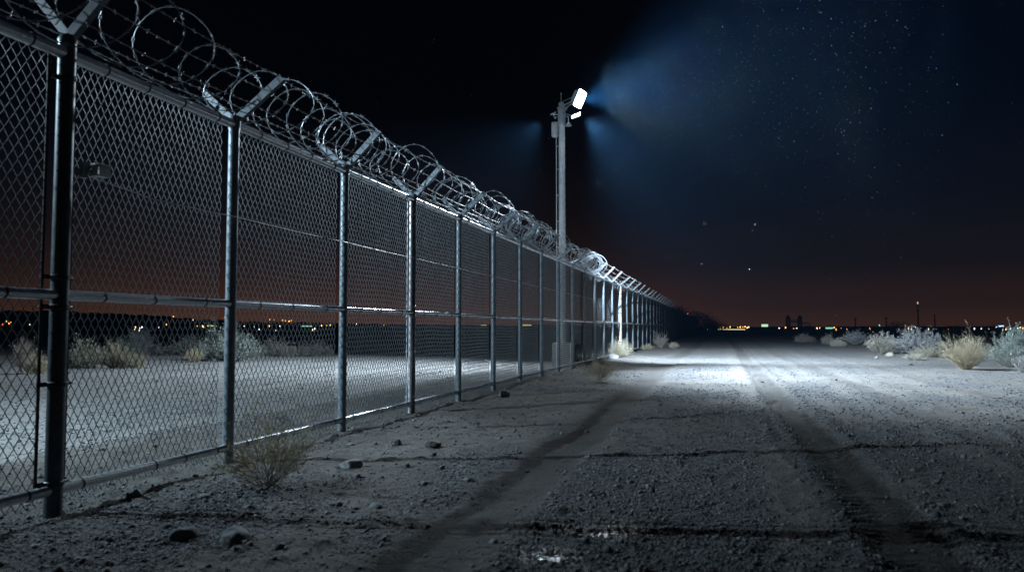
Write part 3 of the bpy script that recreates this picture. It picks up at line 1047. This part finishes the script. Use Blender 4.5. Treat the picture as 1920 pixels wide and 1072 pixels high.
bush('fan', 7.4, 33.6, .9, .28, (.5, .48, .4), (.24, .23, .19), 'tiny pale shrub flat on the ground left of the olive shrub', 2.9)
bush('mound', 7.56, 55.4, 1.05, .40, GREY, (.40, .38, .32), 'dim low mound shrub beyond the bright strip of road', .2)
bush('fan2', 9.94, 64.5, 1.9, 1.0, GREY, (.38, .40, .44), 'dim bluish shrub far behind the cream spiky shrub', .8)
bush('round', 6.97, 71.0, 1.6, .65, GREY, (.32, .30, .26), 'dim brown shrub farthest along the right road edge', 1.5)
bush('round', 8.02, 64.4, 1.0, .72, GREY, (.33, .31, .27), 'dim brown shrub in the gloom left of the bluish one', 2.5)
bush('mound', 11.2, 58.0, 1.6, .5, GREY, (.33, .31, .27), 'dim spreading shrub in the dark behind the wide white shrub', 2.8)
# behind the fence
bush('twiggy', -17.9, 16.6, .85, .95, (.36, .31, .27), (.28, .25, .21), 'grey twiggy bush behind the fence left of the thick post', .5)
bush('mound', -17.2, 16.4, .50, .42, TAN, (.42, .36, .24), 'small tan bush tucked against the grey twiggy bush', 1.4)
bush('round', -18.99, 19.9, 1.25, .80, (.25, .23, .19), (.26, .25, .19), 'dull olive bush behind the fence just right of the thick post', .1)
bush('round2', -17.75, 19.6, .85, .82, (.40, .36, .22), (.26, .235, .17), 'yellowish upright bush behind the first fence bay', .9)
bush('round', -17.2, 19.7, .82, .56, (.40, .34, .22), (.24, .215, .16), 'tan bush in front of the yellowish upright bush', 2.1)
bush('round2', -24.6, 28.4, 1.9, 1.10, (.22, .23, .22), (.20, .24, .23), 'dim bluish bush farther back behind the yellowish bush', 1.7)
bush('mound', -23.5, 30.5, 2.6, .60, (.22, .22, .2), (.24, .25, .23), 'low dim bush behind the first fence bay near the pale rock', .7)
bush('straw', -18.25, 24.0, .66, .54, (.42, .36, .24), (.48, .42, .26), 'small tan tussock left of the big round bush', .4)
bush('round', -17.73, 25.5, 2.05, 1.22, (.25, .27, .23), (.25, .28, .25), 'big round sage bush directly behind the second fence post', .6)
bush('mound', -18.3, 29.4, 1.9, .55, (.25, .24, .22), (.25, .25, .22), 'dim low bush just right of the big round bush', 1.1)
bush('mound', -17.6, 31.5, 1.6, .50, (.25, .24, .22), (.26, .25, .22), 'dim low bush behind the middle of the second bay', 2.0)
bush('round2', -19.68, 39.3, 1.0, 1.25, (.22, .24, .24), (.26, .30, .30), 'tall grey bush seen through the third fence bay', .3)
bush('round', -17.5, 36.9, 1.6, .90, (.26, .26, .25), (.32, .33, .32), 'rounded grey bush in front of the tall grey bush', 1.3)
bush('round2', -19.45, 48.2, 1.0, 1.1, (.24, .24, .24), (.28, .30, .30), 'far grey bush seen through the fourth fence bay', 2.3)
# dead branch lying behind the fence
mb = MB()
rg = random.Random(3)
bx, by = -6.6, 24.0
for k in range(5):
    a = rg.uniform(-.5, .5) + (0 if k % 2 else math.pi)
    p = Vector((bx, by, .05))
    pts = [p.copy()]
    for q in range(5):
        p = p + Vector((math.cos(a) * .16, math.sin(a) * .16, rg.uniform(-.03, .06)))
        a += rg.uniform(-.4, .4); p.z = max(p.z, .03)
        pts.append(p.copy())
    mb.tube(pts, [.014 - .0022 * q for q in range(6)], 5)
tag(mb.build('dead_branch', M_STEM, color=(.50, .47, .42)), 'bleached dead branch on the ground behind the fence near the pole', 'branch')


# ------------------------------------------------------------------ far dark plain: trees, ridge, city
def tree(x, y, h, w, label, seed, col=(.045, .05, .04), group='dark trees beyond the fence end', name='dark_tree'):
    rg = random.Random(seed)
    root = empty(name, (x, y, gz(x, y) - .05))
    tag(root, label, 'tree', group)
    tr = MB()
    crown = MB()
    tips = []
    nst = rg.randint(2, 4)
    for _ in range(nst):
        a = rg.uniform(0, 6.28)
        p = Vector((0, 0, 0)); pts = [p.copy()]
        d = Vector((math.cos(a) * .3, math.sin(a) * .3, 1))
        for q in range(5):
            d = (d + Vector((rg.uniform(-.3, .3), rg.uniform(-.3, .3), rg.uniform(-.05, .2)))).normalized()
            p = p + d * h * .15; pts.append(p.copy())
        tr.tube(pts, [.04 * h * (1 - .15 * q) * .5 for q in range(6)], 6)
        tips += pts[2:]
        for q in range(3):
            s = pts[2 + q]; b_ = rg.uniform(0, 6.28)
            e = s + Vector((math.cos(b_) * w * .3, math.sin(b_) * w * .3, h * .15)); tr.tube([s, (s + e) / 2 + Vector((0, 0, .04 * h)), e], [.01 * h, .007 * h, .003 * h], 4)
            tips.append(e)
    cl = []
    for _ in range(16):
        a = rg.uniform(0, 6.28); rr = math.sqrt(rg.random()) * w * .42
        cl.append((Vector((math.cos(a) * rr, math.sin(a) * rr, h * (rg.uniform(.38, .88) - .3 * (rr / w) ** 1))), w * rg.uniform(.10, .2)))
    for _ in range(1500):
        c, r_ = rg.choice(cl)
        v = Vector((rg.gauss(0, 1), rg.gauss(0, 1), rg.gauss(0, .8))).normalized() * r_ * rg.random() ** .4
        s = c + v
        if s.z < .1: s.z = .1
        l_ = w * rg.uniform(.02, .05)
        u = Vector((rg.gauss(0, 1), rg.gauss(0, 1), rg.gauss(0, 1))).normalized(); q = u.orthogonal().normalized()
        crown.add([tuple(s), tuple(s + u * l_ * .5 + q * l_ * .3), tuple(s + u * l_), tuple(s + u * l_ * .5 - q * l_ * .3)], [(0, 1, 2, 3)])
    tr.build('trunk', M_STEM, root, color=(.05, .04, .035))
    crown.build('crown', M_LEAF, root, color=col)
    return root


tree(-6.6, 84, 4.6, 5.5, 'dark tree crowding the unlit fence, nearest of the row', 1)
tree(-6.9, 98, 4.4, 6.0, 'second dark tree behind the unlit far fence', 2)
tree(-6.6, 114, 4.8, 6.5, 'third dark tree behind the unlit far fence', 3)
tree(-6.2, 132, 4.6, 7.0, 'fourth dark tree behind the unlit far fence', 4)
tree(-5.6, 152, 5.0, 8.0, 'dark tree at the far end of the fence', 5)
tree(-3.2, 172, 4.6, 8.0, 'low dark tree beyond the end of the fence', 6)
tree(-1.4, 184, 3.2, 7.0, 'lowest dark tree beside the road end', 7)
for i, (px, w, h, dist, lab) in enumerate((
        (1515, 3.0, 2.0, 150, 'dark bush silhouette under the steel gantry'), (1582, 3.6, 1.9, 150, 'dark bush silhouette left of the teal lit building'),
        (1682, 4.2, 2.7, 150, 'dark round bush silhouette left of the tall mast'), (1722, 3.0, 1.9, 150, 'dark bush silhouette at the foot of the tall mast'),
        (1800, 4.0, 1.7, 140, 'dark bush silhouette above the olive shrub'), (1860, 4.0, 1.8, 140, 'dark bush silhouette right of the olive shrub'),
        (1440, 4.0, 1.5, 170, 'dark bush silhouette under the lit billboard'), (1640, 4.0, 1.6, 160, 'dark bush silhouette behind the cream spiky shrub'))):
    p = far_point(px, 615, dist)
    tree(p.x, p.y, h, w, lab, 40 + i, group='dark bush silhouettes on the horizon', name='dark_bush')

# low ridge behind the fence on the left, and a long dark rise round the whole horizon
def ridge(name, prof, dist, depth, label):
    mb = MB()
    n = len(prof)
    vs, fs = [], []
    rg = random.Random(len(prof))
    for px, py in prof:
        top = far_point(px, py, dist)
        d = Vector((top.x, top.y, 0)).normalized()
        f0 = d * (dist - depth); b0 = d * (dist + depth)
        vs += [(f0.x, f0.y, -2), (d.x * (dist - depth * .4), d.y * (dist - depth * .4), max(top.z * .6, -.5)), tuple(top), (b0.x, b0.y, -2)]
    for i in range(n - 1):
        for k in range(3):
            a = i * 4 + k
            fs.append((a, a + 4, a + 5, a + 1))
    mb.add(vs, fs)
    o = mb.build(name, M_HILL, smooth=True)
    return tag(o, label, 'hill', kind='structure')


rg = random.Random(9)
prof = []
for px in range(-500, 1240, 12):
    y = float(np.interp(px, [-500, 0, 130, 270, 330, 380, 480, 640, 800, 1240], [578, 582, 584, 590, 594, 599, 603, 606, 608, 611])) + rg.uniform(-1.6, 1.6)
    prof.append((px, y))
ridge('hill', prof, 640, 90, 'low dark ridge on the horizon behind the fence')
prof = [(px, 612.0 + rg.uniform(-1.0, .8)) for px in range(1150, 2500, 12)]
ridge('hill', prof, 700, 80, 'flat dark rise along the horizon right of the fence')

# far masts
def mast(px, top_y, dist, label, arms, red=None):
    b_ = far_point(px, 615, dist)
    t = far_point(px, top_y, dist)
    root = empty('radio_mast', (b_.x, b_.y, 0)); tag(root, label, 'mast', 'thin dark masts on the horizon')
    mb = MB(); mb.tube([(0, 0, -1), (0, 0, t.z)], [dist * .0010, dist * .0005], 6)
    mb.build('mast_pole', M_FARIRON, root)
    mb = MB()
    for k in range(arms):
        mb.box((0, 0, t.z * (.94 - .2 * k)), (dist * .0055, dist * .0006, dist * .0006))
    mb.build('crossarm', M_FARIRON, root)
    if red:
        mb = MB(); mb.lathe([(.1 * dist / 300, t.z), (.2 * dist / 300, t.z + .2), (.2 * dist / 300, t.z + .5), (.1 * dist / 300, t.z + .9)], 10)
        mb.build('beacon', red, root)


M_AMBER = emitter('amber_lamp', (1.0, .50, .12), 5)
M_ORANGE = emitter('orange_lamp', (1.0, .28, .04), 4)
M_WARM = emitter('warm_white_lamp', (1.0, .78, .45), 5)
M_WHITEL = emitter('white_lamp', (.85, .92, 1.0), 4)
M_GREEN = emitter('green_lamp', (.05, .8, .45), 2.0)
M_RED = emitter('red_lamp', (1.0, .10, .05), 3.0)
M_PINK = emitter('pale_red_lamp', (1.0, .55, .48), .8)
M_BLUEL = emitter('blue_white_lamp', (.4, .7, 1.0), 3.0)
M_SIGN = emitter('lit_sign_face', (.62, 1.0, .60), 1.0)
M_TEALS = emitter('lit_teal_face', (.30, .95, .68), .8)
M_STRIP = emitter('lit_strip', (.95, .85, .38), .8)

mast(1722, 570, 330, 'tall thin mast with a pale red beacon on the horizon', 2, M_PINK)
mast(1753, 590, 330, 'shorter dark mast right of the beacon mast', 1)
mast(1604, 596, 330, 'faint short mast near the middle of the right horizon', 1)
mast(1662, 594, 420, 'faint thin mast between the gantry and the beacon mast', 1)
mast(1290, 594, 170, 'thin dark pole with a small red lamp beside the far fence', 0, M_RED)

# steel gantry silhouette
p0 = far_point(1478, 615, 300); p1 = far_point(1500, 615, 300); p2 = far_point(1512, 615, 300)
H_ = far_point(1480, 596, 300).z
gan = empty('steel_gantry', (p0.x, p0.y, 0)); tag(gan, 'dark steel gantry with two lattice towers on the horizon', 'gantry')
ux = (p1 - p0); W_ = Vector((ux.x, ux.y, 0)).length; ux = Vector((ux.x, ux.y, 0)).normalized(); uy = Vector((-ux.y, ux.x, 0))
for c in (0, W_):
    mb = MB()
    for sx in (-.55, .55):
        for sy in (-.6, .6):
            q = ux * (c + sx) + uy * sy
            mb.tube([q + Vector((0, 0, -.5)), q + Vector((0, 0, H_))], .26, 5)
    for k in range(5):
        z = .3 + k * H_ / 5
        for sy in (-.6, .6):
            mb.tube([ux * (c - .55) + uy * sy + Vector((0, 0, z)), ux * (c + .55) + uy * sy + Vector((0, 0, z + H_ / 5))], .16, 4)
            mb.tube([ux * (c + .55) + uy * sy + Vector((0, 0, z)), ux * (c - .55) + uy * sy + Vector((0, 0, z + H_ / 5))], .16, 4)
    mb.box(ux * c + Vector((0, 0, H_ + .15)), (1.7, 1.7, .3)); mb.box(ux * c + Vector((0, 0, H_ + .6)), (.9, .9, .7))
    mb.build('tower', M_FARIRON, gan)
mb = MB()
for z in (H_ * .82, H_ * .70): mb.tube([Vector((0, 0, z)), ux * W_ + Vector((0, 0, z))], .18, 5)
mb.tube([ux * W_ + Vector((0, 0, H_ * .62)), ux * (W_ + 3.6) + Vector((0, 0, H_ * .62))], .16, 5)
mb.tube([ux * (W_ + 3.4) + Vector((0, 0, H_ * .62)), ux * (W_ + 3.4) + Vector((0, 0, -.5))], .14, 5)
mb.build('girder', M_FARIRON, gan)


def facing(px, dist):
    p = far_point(px, 615, dist)
    return p, math.atan2(p.y, p.x) - math.pi / 2


def lit_board(name, px, y0, y1, wpx, dist, mat, rows, label, cat, legs=True):
    p, rz = facing(px, dist)
    k = dist / LENS_PX * 1.01
    zt, zb = far_point(px, y0, dist).z, far_point(px, y1, dist).z
    root = empty(name, (p.x, p.y, 0), rz); tag(root, label, cat)
    w = wpx * k
    mb = MB(); mb.box((0, .25, (zt + zb) / 2), (w + .3, .4, zt - zb + .3))
    mb.build('board', M_FARIRON, root)
    hh = (zt - zb) / rows
    for r_ in range(rows):
        mb = MB(); mb.box((0, 0, zb + hh * (r_ + .5)), (w, .06, hh * .82)); mb.build('lit_panel', mat, root)
    if legs:
        for sx in (-.3, .3):
            mb = MB(); mb.tube([(w * sx, .3, -.5), (w * sx, .3, zb)], .12, 6); mb.build('leg', M_FARIRON, root)


lit_board('billboard', 1434, 607.5, 612.5, 11, 420, M_SIGN, 2, 'small pale green lit billboard with two rows on the horizon', 'billboard')
lit_board('lit_building', 1555, 613.2, 616.6, 12, 420, M_TEALS, 1, 'small teal lit building on the right horizon', 'building', False)
lit_board('lit_building', 1371, 616.3, 618.4, 48, 380, M_STRIP, 1, 'long low building with a yellow lit front at the road end', 'building', False)
lit_board('lit_building', 575, 610.0, 612.4, 18, 360, M_TEALS, 1, 'pale green lit low building behind the second fence bay', 'building', False)
lit_board('lit_building', 988, 608.0, 610.8, 16, 420, M_STRIP, 1, 'pale yellow lit building seen through the mesh by the seventh post', 'building', False)
lit_board('lit_building', 395, 609.5, 611.5, 12, 360, M_STRIP, 1, 'amber lit low building just left of the second fence post', 'building', False)
lit_board('lit_building', 907, 608.5, 610.2, 10, 420, M_STRIP, 1, 'small yellow lit shed seen through the fifth fence bay', 'building', False)
lit_board('lit_sign', 1876, 609.5, 613.0, 9, 420, M_BLUEL, 1, 'small blue lit sign at the far right of the horizon', 'sign')

ME_LAMPS = {}


def city_light(px, py, size, mat, dist, label, group):
    p = far_point(px, py, dist)
    key = (mat.name,)
    if key not in ME_LAMPS:
        mb = MB()
        mb.lathe([(.15, -1), (.5, -.75), (.5, .35), (.32, .75), (.1, 1)], 10)
        mb.mat = 1
        mb.box((0, .25, -.2), (.06, .3, .06))
        ME_LAMPS[key] = mb.mesh('street_lamp', [mat, M_FARIRON], True)
    r = size / 2 / LENS_PX * dist
    root = empty('street_lamp', (p.x, p.y, gz(p.x, p.y)))
    tag(root, label, 'street lamp', group)
    z = max(p.z - root.location.z, .15 + r)
    o = link('lamp_head', ME_LAMPS[key], root, (0, 0, z)); o.scale = (r, r, r)
    mb = MB(); mb.tube([(0, r * .9, -.3), (0, r * .9, z)], .06, 5); mb.build('lamp_post', M_FARIRON, root)


A, O, Wm, Wh = M_AMBER, M_ORANGE, M_WARM, M_WHITEL
G1 = 'orange and amber lamps in a row above the yellow lit building'
for px, py, s, mt in ((1342, 613, 2.4, A), (1350, 614, 2, O), (1356, 613.5, 1.8, A), (1363, 614, 1.8, O), (1369, 613, 2.4, A), (1383, 613.5, 2.0, O), (1388, 613, 2.6, A), (1393, 613, 2, O), (1397, 612, 2.6, A), (1401, 614, 2.2, Wm), (1404, 613, 2.6, A)):
    city_light(px, py, s, mt, 430, 'small orange or amber lamp above the yellow lit building at the road end', G1)
G2 = 'amber lamps along the right horizon'
for px, py, s, mt in ((1461, 615, 2, Wm), (1473, 614, 2.8, A), (1476, 616, 2.2, A), (1488, 615.5, 1.8, O), (1494, 615, 1.8, Wm), (1532, 615, 2.6, Wm), (1537, 614.5, 1.8, A), (1568, 618, 3.0, A), (1564, 614, 2.6, A), (1577, 615, 1.8, O), (1587.5, 616.8, 2.4, Wm), (1631, 616, 3.6, A), (1697.5, 615, 2.4, O), (1703, 616, 3.0, A), (1709.5, 617, 2.8, A), (1716, 613, 2.0, Wm), (1741, 616.6, 2.2, Wm), (1778, 616.6, 1.4, O), (1803, 616.6, 1.2, O), (1873, 616.5, 2.2, A), (1881, 617, 2.4, O), (1886, 617, 2.6, A), (1908, 615, 2, Wm), (1913, 613.5, 2, A), (1918, 615, 2.2, A)):
    city_light(px, py, s, mt, 430, 'tiny amber lamp on the dark horizon right of the road end', G2)
G3 = 'white lamps along the far right horizon'
for px, py, s in ((1827, 616, 3.0), (1840, 615.5, 2.4), (1854, 616, 2.2), (1868, 613, 2.6), (1895, 616, 2.2), (1632, 615, .9)):
    city_light(px, py, s, Wh, 430, 'tiny white lamp on the far right horizon', G3)
city_light(1649, 609.5, 2.8, M_GREEN, 430, 'single tiny green lamp on the right horizon', 'green lamp')
city_light(1326, 617.5, 2.2, Wh, 300, 'single white lamp low beside the last dark trees', 'white lamp by the trees')
G4 = 'warm lamps seen through the fence on the left'
for px, py, s, mt in ((5, 608, 2.6, M_RED), (12, 602, 1.8, Wm), (17, 606, 2.8, O), (20, 604, 2, O), (56, 608, 1.6, Wm), (253, 617, 2.4, Wm), (254, 613, 2.2, Wm), (262, 615, 2.0, Wh), (266, 613, 2.6, Wh), (261, 621, 2, Wm), (298, 613.5, 2.2, Wh), (312, 608, 2.6, O), (325, 593, 2.8, A), (362, 599, 2.8, Wm), (370, 611, 2, O), (380, 611, 2.8, Wm), (382, 613, 2.2, A), (458, 611, 1.6, Wm), (477, 612, 2, Wh), (486, 617, 2.4, Wh), (505, 611, 2.4, A), (506, 598.5, 2.4, A), (514, 599, 1.8, O), (525, 611, 2.2, Wm), (530, 600, 2.6, A), (535, 601, 2.0, O), (542, 602, 2.4, A), (546, 601, 2.4, A), (517, 622, 1.8, Wm), (586, 618, 3.2, Wm), (590, 616, 2.6, Wm), (603, 610, 2.8, A), (612, 610, 2.4, A), (619, 609, 2.6, A), (668, 607, 2, Wm), (720, 609, 2, A)):
    city_light(px, py, s, mt, 330, 'tiny lamp of the distant town seen through the fence mesh', G4)

# ------------------------------------------------------------------ drizzle and dust in the beam
rng = np.random.default_rng(77)
n = 1700
t = rng.random(n) ** 1.15
ang = rng.normal(0, .34, n)
el = rng.normal(.03, .26, n)
dist = 1.0 + t * 9.0
bx = LAMP.x + dist * np.cos(el) * np.cos(ang) * .98
byy = LAMP.y + dist * np.cos(el) * np.sin(ang)
bz = LAMP.z + dist * np.sin(el)
s = (.0022 + .0040 * rng.random(n) ** 5) * (.42 + dist * .095)
ex = rng.uniform(1, 1.6, n)
n2_ = 420
x2, y2 = rng.uniform(-7, 9, n2_), rng.uniform(14, 36, n2_)
z2 = rng.uniform(3.5, 12, n2_)
bx, byy, bz = np.concatenate([bx, x2]), np.concatenate([byy, y2]), np.concatenate([bz, z2])
s = np.concatenate([s, rng.uniform(.0018, .0032, n2_)]); ex = np.concatenate([ex, rng.uniform(1.2, 2.4, n2_)])
kk = len(bx)
PV = iv[None] * (s[:, None] * np.ones((1, 3)))[:, None, :] * np.stack([np.ones(kk), np.ones(kk), ex], 1)[:, None, :]
PV = PV + np.stack([bx, byy, bz], 1)[:, None, :]
M_DROP, nt, N, L, P = new_mat('droplet')
P.inputs['Base Color'].default_value = (.85, .9, .95, 1); P.inputs['Roughness'].default_value = .35
rain = link('drizzle', np_mesh('drizzle', PV.reshape(-1, 3), (if_[None] + (np.arange(kk) * 12)[:, None, None]).reshape(-1, 3), M_DROP))
tag(rain, 'fine drizzle and dust drifting through the floodlight beam', 'drizzle', kind='stuff')

M_WING, nt, N, L, P = new_mat('moth_wing')
tr_ = N.new('ShaderNodeBsdfTranslucent'); tr_.inputs['Color'].default_value = (.8, .82, .82, 1)
P.inputs['Base Color'].default_value = (.7, .7, .68, 1)
mxs = N.new('ShaderNodeMixShader'); mxs.inputs[0].default_value = .6
L.new(P.outputs[0], mxs.inputs[1]); L.new(tr_.outputs[0], mxs.inputs[2])
L.new(mxs.outputs[0], N['Material Output'].inputs['Surface'])
# moths in the air
def moth(px, py, dist, size, rot, label):
    p = far_point(px, py, dist)
    root = empty('moth', p); root.rotation_euler = rot
    tag(root, label, 'moth', 'moths flying over the road')
    mb = MB(); mb.tube([(0, 0, -.5 * size), (0, 0, -.2 * size), (0, 0, .25 * size), (0, 0, .5 * size)], [.04 * size, .11 * size, .09 * size, .02 * size], 8)
    mb.build('body', M_BOXP, root, smooth=True)
    for sg in (-1, 1):
        mb = MB()
        mb.add([(0, .02 * size, .3 * size), (sg * .34 * size, .10 * size, .38 * size), (sg * .30 * size, .12 * size, -.1 * size), (sg * .08 * size, .06 * size, -.35 * size),
                (0, .03 * size, .3 * size), (sg * .34 * size, .105 * size, .38 * size), (sg * .30 * size, .125 * size, -.1 * size), (sg * .08 * size, .065 * size, -.35 * size)], [(0, 1, 2, 3), (7, 6, 5, 4)])
        mb.build('wing', M_WING, root)


moth(1321, 420, 8.0, .060, (R(60), R(35), R(20)), 'larger pale moth in flight, tilted, right of the pole')
moth(1316, 495, 9.0, .042, (R(75), R(4), R(30)), 'smaller pale moth in flight lower over the road')

# ------------------------------------------------------------------ haze
hx0, hx1, hy0, hy1, hz0, hz1 = -860, 860, -75, 920, -4, 60
mb = MB()
mb.box(((hx0 + hx1) / 2, (hy0 + hy1) / 2, (hz0 + hz1) / 2), (hx1 - hx0, hy1 - hy0, hz1 - hz0))
mz = bpy.data.materials.new('haze'); mz.use_nodes = True
nt = mz.node_tree; nt.nodes.clear()
out = nt.nodes.new('ShaderNodeOutputMaterial'); pv = nt.nodes.new('ShaderNodeVolumePrincipled')
pv.inputs['Color'].default_value = (.18, .50, 1.0, 1)
pv.inputs['Density'].default_value = .00012
pv.inputs['Anisotropy'].default_value = .1
nt.links.new(pv.outputs[0], out.inputs['Volume'])
haze = mb.build('haze', mz)
tag(haze, 'thin damp haze that glows around the floodlight', 'haze', kind='stuff')

# ------------------------------------------------------------------ night sky
w = bpy.data.worlds.new('World'); scene.world = w; w.use_nodes = True
nt = w.node_tree; N, L = nt.nodes, nt.links
bg = N['Background']
tc = N.new('ShaderNodeTexCoord'); sp = N.new('ShaderNodeSeparateXYZ'); L.new(tc.outputs['Generated'], sp.inputs[0])
rp = N.new('ShaderNodeValToRGB'); L.new(sp.outputs[2], rp.inputs[0])
e = rp.color_ramp.elements
rp.color_ramp.interpolation = 'EASE'
e[0].position, e[0].color = 0.0, (.0340, .0150, .0095, 1)
e[1].position, e[1].color = 1.0, (.0001, .0001, .0003, 1)
for p, c in ((.035, (.0185, .0092, .0070, 1)), (.085, (.0070, .0050, .0054, 1)), (.16, (.0028, .0027, .0040, 1)), (.28, (.0006, .0007, .0013, 1))):
    x = e.new(p); x.color = c
# the town's glow sits low behind the fence on the left
dt = N.new('ShaderNodeVectorMath'); dt.operation = 'DOT_PRODUCT'; dt.inputs[1].default_value = Vector((-.45, .893, 0)).normalized()
L.new(tc.outputs['Generated'], dt.inputs[0])
mr = N.new('ShaderNodeMapRange'); mr.inputs[1].default_value = .86; mr.inputs[2].default_value = 1.0; mr.interpolation_type = 'SMOOTHSTEP'
L.new(dt.outputs['Value'], mr.inputs[0])
r2 = N.new('ShaderNodeValToRGB'); L.new(sp.outputs[2], r2.inputs[0])
f = r2.color_ramp.elements
f[0].position, f[0].color = 0.0, (.042, .0142, .0056, 1)
f[1].position, f[1].color = .22, (0, 0, 0, 1)
x = f.new(.05); x.color = (.016, .0055, .0028, 1)
x = f.new(.11); x.color = (.0030, .0013, .0010, 1)
mu = N.new('ShaderNodeMix'); mu.data_type = 'RGBA'; mu.blend_type = 'ADD'
L.new(mr.outputs[0], mu.inputs[0]); L.new(rp.outputs[0], mu.inputs[6]); L.new(r2.outputs[0], mu.inputs[7])
L.new(mu.outputs[2], bg.inputs['Color'])
bg.inputs['Strength'].default_value = 1.0

# ------------------------------------------------------------------ render settings
scene.view_settings.view_transform = 'Standard'
scene.view_settings.look = 'None'
scene.view_settings.exposure = 0
scene.view_settings.gamma = 1
scene.cycles.use_denoising = True
scene.cycles.volume_bounces = 0
scene.cycles.max_bounces = 6
scene.cycles.diffuse_bounces = 2
scene.cycles.sample_clamp_indirect = 4
